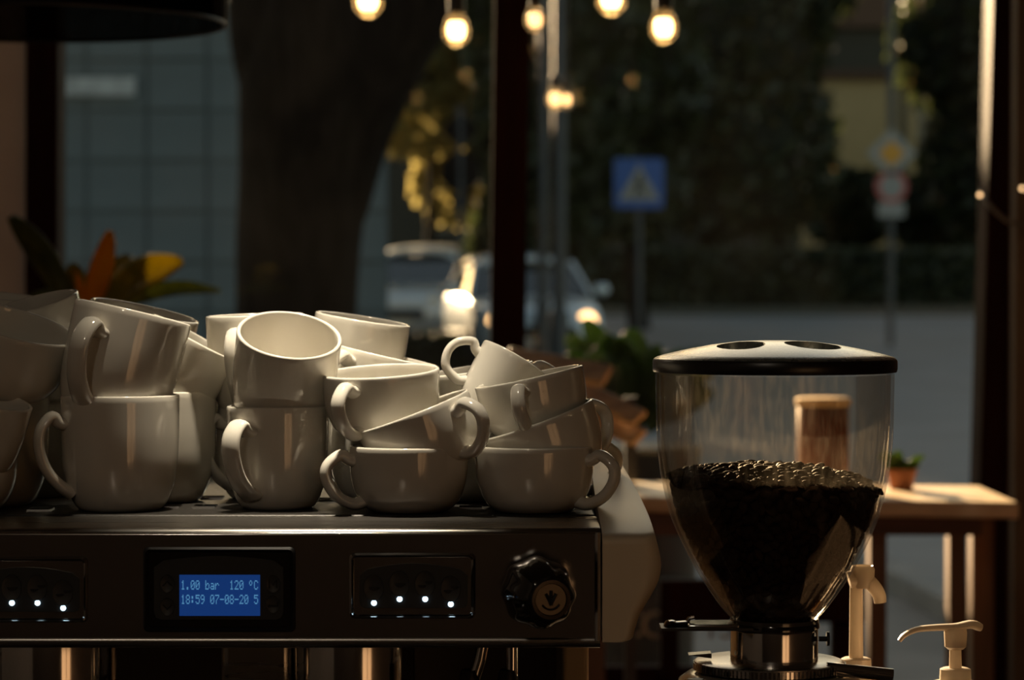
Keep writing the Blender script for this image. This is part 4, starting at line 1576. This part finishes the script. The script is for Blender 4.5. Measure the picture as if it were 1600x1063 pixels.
plan_prism(bx0 - bx1, 0, .05, 11, -.2, 4.45).build('wall', facade_joint, bl, smooth=False)
pw, ph = .56, .47
k = 0
pm = MB().box((0, 0, 0), (pw - .025, .05, ph - .025)).mesh('panel', smooth=False)
pm.materials.append(facade)
for i in range(7):
    for j in range(9):
        o = bpy.data.objects.new('facade_panel', pm)
        C.objects.link(o)
        o.parent = bl
        o.location = (-pw * (i + .5), .03 + .012 * ((i * 7 + j * 3) % 3), .20 + ph * (j + .5))
MB().box((-pw * 7 - (bx1 - bx0 - pw * 7) / 2, .03, 2.2), (bx1 - bx0 - pw * 7, .05, 4.3)).build('plain_wall', facade, bl, smooth=False)
plan_prism(-7.0 - bx1, 0, .08, 10.8, 4.5, 6.1).build('shade_storey', facade, bl, smooth=False)  # unseen storey added to keep sun off the big trunk
sa, sb = at(95, 122, BY), at(212, 150, BY)
MB().box(((sa.x + sb.x) / 2 - bx1, -.03, (sa.z + sb.z) / 2 - gzz(BY)), (sb.x - sa.x, .06, sa.z - sb.z)).build('sign_board', signstrip, bl, smooth=False)
plan_prism(bx0 - bx1 - .1, .04, 0, 11.1, 4.44, 4.54).build('roof_edge', facade_joint, bl, smooth=False)


def far_building(name, label, px0, px1, Y, h, m, wins, depth=8):
    a_, b_ = at(px0, 300, Y), at(px1, 300, Y)
    wd_ = b_.x - a_.x
    t = thing(name, label, 'building', ((a_.x + b_.x) / 2, Y, gzz(Y)))
    MB().box((0, depth / 2, h / 2), (wd_, depth, h)).build('wall', m, t, smooth=False)
    MB().prism([(-wd_ / 2 - .3, h), (wd_ / 2 + .3, h), (wd_ / 2 * .6, h + 2), (-wd_ / 2 * .6, h + 2)], -.3, depth).build('roof', ochre_dk, t, smooth=False)
    for i in range(wins[0]):
        for j in range(wins[1]):
            x = (-wd_ / 2) + wd_ * (i + .5) / wins[0]
            z = 1.8 + 2.9 * j
            f = MB().box((x, -.02, z), (1.1, .08, 1.5)).build('window', winframe, t, smooth=False)
            for s_ in (-1, 1):
                MB().box((x + s_ * .26, -.07, z), (.44, .03, 1.3)).build('pane', darkglass, f, smooth=False)
    return t


def yard_house():
    Y = 72
    a_, b_ = at(1288, 300, Y), at(1432, 300, Y)
    t = thing('ochre_house', 'ochre rendered house wall glimpsed between the dark trees at upper right', 'building', ((a_.x + b_.x) / 2, Y, gzz(Y)))
    wd_ = b_.x - a_.x
    h = at(1360, 122, Y).z - gzz(Y)
    MB().box((0, 3, h / 2), (wd_, 6, h)).build('wall', ochre, t, smooth=False)
    MB().box((0, 3, h + .1), (wd_ + .3, 6.4, .25)).build('roof', ochre_dk, t, smooth=False)
    MB().box((wd_ / 2 - .35, -.06, h / 2), (.10, .12, h)).build('downpipe', polem, t, smooth=False)
    for k in (0, 1):
        f = MB().box((-.55 + 1.0 * k, -.02, h - 3.6), (.8, .08, 1.3)).build('window', winframe, t, smooth=False)
        for s_ in (-1, 1):
            MB().box((-.55 + 1.0 * k + s_ * .19, -.07, h - 3.6), (.32, .03, 1.1)).build('pane', darkglass, f, smooth=False)


yard_house()
far_building('apartment_block', 'long low brown apartment block filling the background behind the trees', 600, 1900, 84, 7.4, mat('block_brown', (.045, .040, .030), .9, var=.1, scale=.3), (7, 2))
far_building('corner_shade_block', 'tall brown block added behind the golden tree to keep sun off the road', 205, 590, 84, 17, MATS['block_brown'], (3, 5))  # hidden block added as a sun blocker for the road
far_building('far_shade_block', 'unseen brown block added far left behind the panelled building to shade the road', -1700, -160, 84, 16, MATS['block_brown'], (4, 5))  # out of view, added only to block low sun, gap left for the cars

# ------------------------------------------------------------------ outside: signs and poles
def pole(px, Y, z1, r, parent, m=polem):
    return MB().lathe([(0, -.1), (r, -.1), (r, z1), (r * .6, z1 + r * .5), (0, z1 + r * .5)], 16).build('pole', m, parent)


SY = 32.0
c = at(998, 287, SY)
sg = thing('pedestrian_crossing_sign', 'blue square pedestrian crossing sign with white triangle on a thin pole', 'road sign', (c.x, SY, gzz(SY)))
zc = c.z - gzz(SY)
pole(998, SY, zc + .30, .035, sg)
h = .295
pl = MB().prism(rrect(-h, h, zc - h, zc + h, .03), -.06, -.045).build('sign_plate', signblue, sg, smooth=False)
MB().prism([(-.245, zc - .20), (.245, zc - .20), (0, zc + .235)], -.066, -.061).build('white_triangle', signwhite, pl, smooth=False)
fig = MB()
fig.lathe([(0, -.002), (.028, -.002), (.028, .002), (0, .002)], 14, Matrix.Translation((.012, -.069, zc + .085)) @ Matrix.Rotation(R(90), 4, 'X'))
for pts, r_ in ((((.012, .06), (.0, -.04)), .028), (((.0, -.04), (.055, -.095), (.075, -.165)), .016), (((.0, -.04), (-.03, -.10), (-.075, -.165)), .016), (((.01, .045), (.055, -.01)), .012), (((.01, .045), (-.045, -.02)), .012)):
    fig.tube([(x, -.068, zc + z) for x, z in pts], r_, 8, flat=(1, .15), ref=None)
fig.build('pedestrian_figure', signblack, pl, smooth=False)

SY = 36.0
c = at(719, 203, SY)
sb_ = thing('sign_post_back', 'dark backs of diamond and octagon signs on a post beyond the window', 'road sign', (c.x, SY, gzz(SY)))
zc = c.z - gzz(SY)
pole(719, SY, zc + .3, .035, sb_)
h = .27
MB().prism([(0, zc - h), (h, zc), (0, zc + h), (-h, zc)], .04, .06).build('diamond_plate', signback, sb_, smooth=False)
z2 = at(719, 268, SY).z - gzz(SY)
MB().prism([(.29 * math.cos(R(22.5 + 45 * k)), z2 + .29 * math.sin(R(22.5 + 45 * k))) for k in range(8)], .04, .06).build('octagon_plate', signback, sb_, smooth=False)
z3 = at(719, 315, SY).z - gzz(SY)
MB().prism(rrect(-.12, .12, z3 - .08, z3 + .08, .01), .04, .06).build('small_plate', signback, sb_, smooth=False)

SY = 40.0
c = at(1392, 240, SY)
sp_ = thing('priority_road_sign', 'yellow diamond priority sign over pale plates on a tall grey post at right', 'road sign', (c.x, SY, gzz(SY)))
zc = c.z - gzz(SY)
pole(1392, SY, zc + 2.9, .05, sp_)
h = .37
dpl = MB().prism([(0, zc - h), (h, zc), (0, zc + h), (-h, zc)], -.08, -.06).build('diamond_plate', signwhite, sp_, smooth=False)
h = .20
MB().prism([(0, zc - h), (h, zc), (0, zc + h), (-h, zc)], -.088, -.081).build('yellow_diamond', signyellow, dpl, smooth=False)
z2 = at(1390, 292, SY).z - gzz(SY)
rp = MB().prism([(.24 * math.cos(2 * PI * k / 24), z2 + .24 * math.sin(2 * PI * k / 24)) for k in range(24)], -.08, -.06).build('round_plate', signred, sp_, smooth=False)
MB().prism([(.17 * math.cos(2 * PI * k / 24), z2 + .17 * math.sin(2 * PI * k / 24)) for k in range(24)], -.088, -.081).build('white_disc', signwhite, rp, smooth=False)
z3 = at(1390, 328, SY).z - gzz(SY)
MB().prism(rrect(-.20, .20, z3 - .11, z3 + .11, .015), -.08, -.06).build('small_plate', signwhite, sp_, smooth=False)

for px, Y, r_, lab in ((874, 30, .075, 'tall grey lamp pole right of the middle window post'), (848, 33, .06, 'thinner grey pole right beside the middle window post')):
    c = at(px, 300, Y)
    t = thing('lamp_pole', lab, 'pole', (c.x, Y, gzz(Y)))
    pole(px, Y, 7.0, r_, t)
    MB().lathe([(r_ * 1.5, -.05), (r_ * 1.5, .9), (r_, 1.0)], 16).build('pole_base', polem, t)
    MB().tube(spline([(0, 0, 6.9), (0, -.3, 7.4), (0, -1.1, 7.6)], 8), .04, 10).build('lamp_arm', polem, t)
    MB().box((0, -1.4, 7.58), (.22, .6, .10)).build('lamp_head', metal_dk, t, bevel=.02)


# ------------------------------------------------------------------ outside: cars
def car(px, Y, yaw, paint, label, lamp):
    c = at(px, 450, Y)
    t = thing('parked_car', label, 'car', (c.x, Y, gzz(Y) - .0), rot=Euler((0, 0, yaw)))
    W = .86
    # stations along y (front at -y): (y, half width at sill, z sill, z shoulder, half width shoulder)
    st = [(-2.05, .62, .38, .60, .60), (-1.95, .76, .25, .72, .74), (-1.5, .84, .22, .84, .80), (-.75, .86, .20, .95, .84), (.3, .87, .20, .97, .85), (1.3, .86, .22, .98, .83), (1.85, .80, .26, .96, .76), (2.0, .70, .40, .85, .66)]
    vs, fs = [], []
    m_ = 12
    for y, ws, zs_, zh, wh in st:
        pr = [(-ws * .92, zs_), (-ws, zs_ + .12), (-ws, (zs_ + zh) / 2), (-wh, zh - .06), (-wh * .93, zh), (-wh * .5, zh + .03), (wh * .5, zh + .03), (wh * .93, zh), (wh, zh - .06), (ws, (zs_ + zh) / 2), (ws, zs_ + .12), (ws * .92, zs_)]
        vs += [(x, y, z) for x, z in pr]
    for i in range(len(st) - 1):
        for k in range(m_):
            k2 = (k + 1) % m_
            fs.append((i * m_ + k, i * m_ + k2, (i + 1) * m_ + k2, (i + 1) * m_ + k))
    fs += [tuple(range(m_))[::-1], tuple((len(st) - 1) * m_ + k for k in range(m_))]
    b = MB().add(vs, fs).build('body', paint, t, ang=50)
    # cabin glass and roof
    gs = [(-.95, .80, .95, .80), (-.25, .79, .96, .64), (1.05, .79, .97, .62), (1.75, .74, .95, .60)]
    tops = [None, 1.40, 1.42, None]
    lo_ = [(-.95, .76, .95), (-.20, .78, .96), (1.10, .78, .97), (1.75, .72, .95)]
    hi_ = [(-.28, .62, 1.36), (-.05, .63, 1.40), (1.00, .62, 1.41), (1.38, .58, 1.34)]
    vs = []
    for (y, w_, z) in lo_:
        vs += [(-w_, y, z), (w_, y, z)]
    for (y, w_, z) in hi_:
        vs += [(-w_, y, z), (w_, y, z)]
    fs = [(0, 1, 9, 8), (6, 14, 15, 7)]
    for i in range(3):
        fs += [(2 * i, 8 + 2 * i, 10 + 2 * i, 2 * i + 2), (2 * i + 1, 2 * i + 3, 11 + 2 * i, 9 + 2 * i)]
    MB().add(vs, fs).build('windows', carglass, t, smooth=False)
    vs, fs = [], []
    for (y, w_, z) in ((-.36, .58, 1.34), (-.28, .64, 1.375), (-.05, .66, 1.42), (.5, .665, 1.445), (1.0, .655, 1.43), (1.38, .62, 1.36)):
        for k in range(9):
            s_ = -1 + k / 4
            vs.append((w_ * s_, y, z + .045 * (1 - s_ * s_) - .09 * (abs(s_) ** 6)))
    for i in range(5):
        for k in range(8):
            a_ = i * 9 + k
            fs.append((a_, a_ + 1, a_ + 10, a_ + 9))
    ro = MB().add(vs, fs).build('roof', paint, t, ang=180)
    ro.modifiers.new('th', 'SOLIDIFY').thickness = -.03
    for s_ in (-1, 1):
        MB().tube([(s_ * .78, -.93, .95), (s_ * .635, -.28, 1.38)], .03, 8).build('windscreen_pillar', paint, t)
        MB().tube([(s_ * .74, 1.74, .95), (s_ * .60, 1.36, 1.36)], .045, 8).build('rear_pillar', paint, t)
        MB().lathe([(0, -.04), (.11, -.02), (.12, .02), (0, .03)], 16, Matrix.Translation((s_ * .56, -1.98, .63)) @ Matrix.Rotation(R(90), 4, 'X')).build('headlamp', lamp, t)
        mi = MB().add(*lump((s_ * .98, -.62, 1.02), (.11, .06, .08), 5, 2)).build('wing_mirror', paint, t, ang=180)
        for y in (-1.35, 1.30):
            wl = MB().lathe([(0, -.10), (.20, -.10), (.29, -.09), (.31, -.05), (.31, .06), (.28, .09), (0, .09)], 28, Matrix.Translation((s_ * .76, y, .31)) @ Matrix.Rotation(R(90) * s_, 4, 'Y')).build('wheel', tyre, t)
            MB().lathe([(0, .095), (.18, .095), (.19, .088)], 20, Matrix.Translation((s_ * .76, y, .31)) @ Matrix.Rotation(R(90) * s_, 4, 'Y')).build('hub_cap', headoff, wl)
    MB().box((0, -2.03, .50), (.9, .05, .16)).build('grille', signback, t, bevel=.02)
    MB().box((0, -2.07, .38), (.52, .02, .11)).build('number_plate', numplate, t, smooth=False)
    return t


car(662, 40, R(-10), carsilver, 'silver-grey car left of the middle post, sun glinting on its roof', headoff)
car(812, 35.2, R(8), carsilver, 'silver-grey car, lamps lit in place of sun glints, mostly hidden behind the middle window post', glint_lamp)
print('objects', len(S.objects))
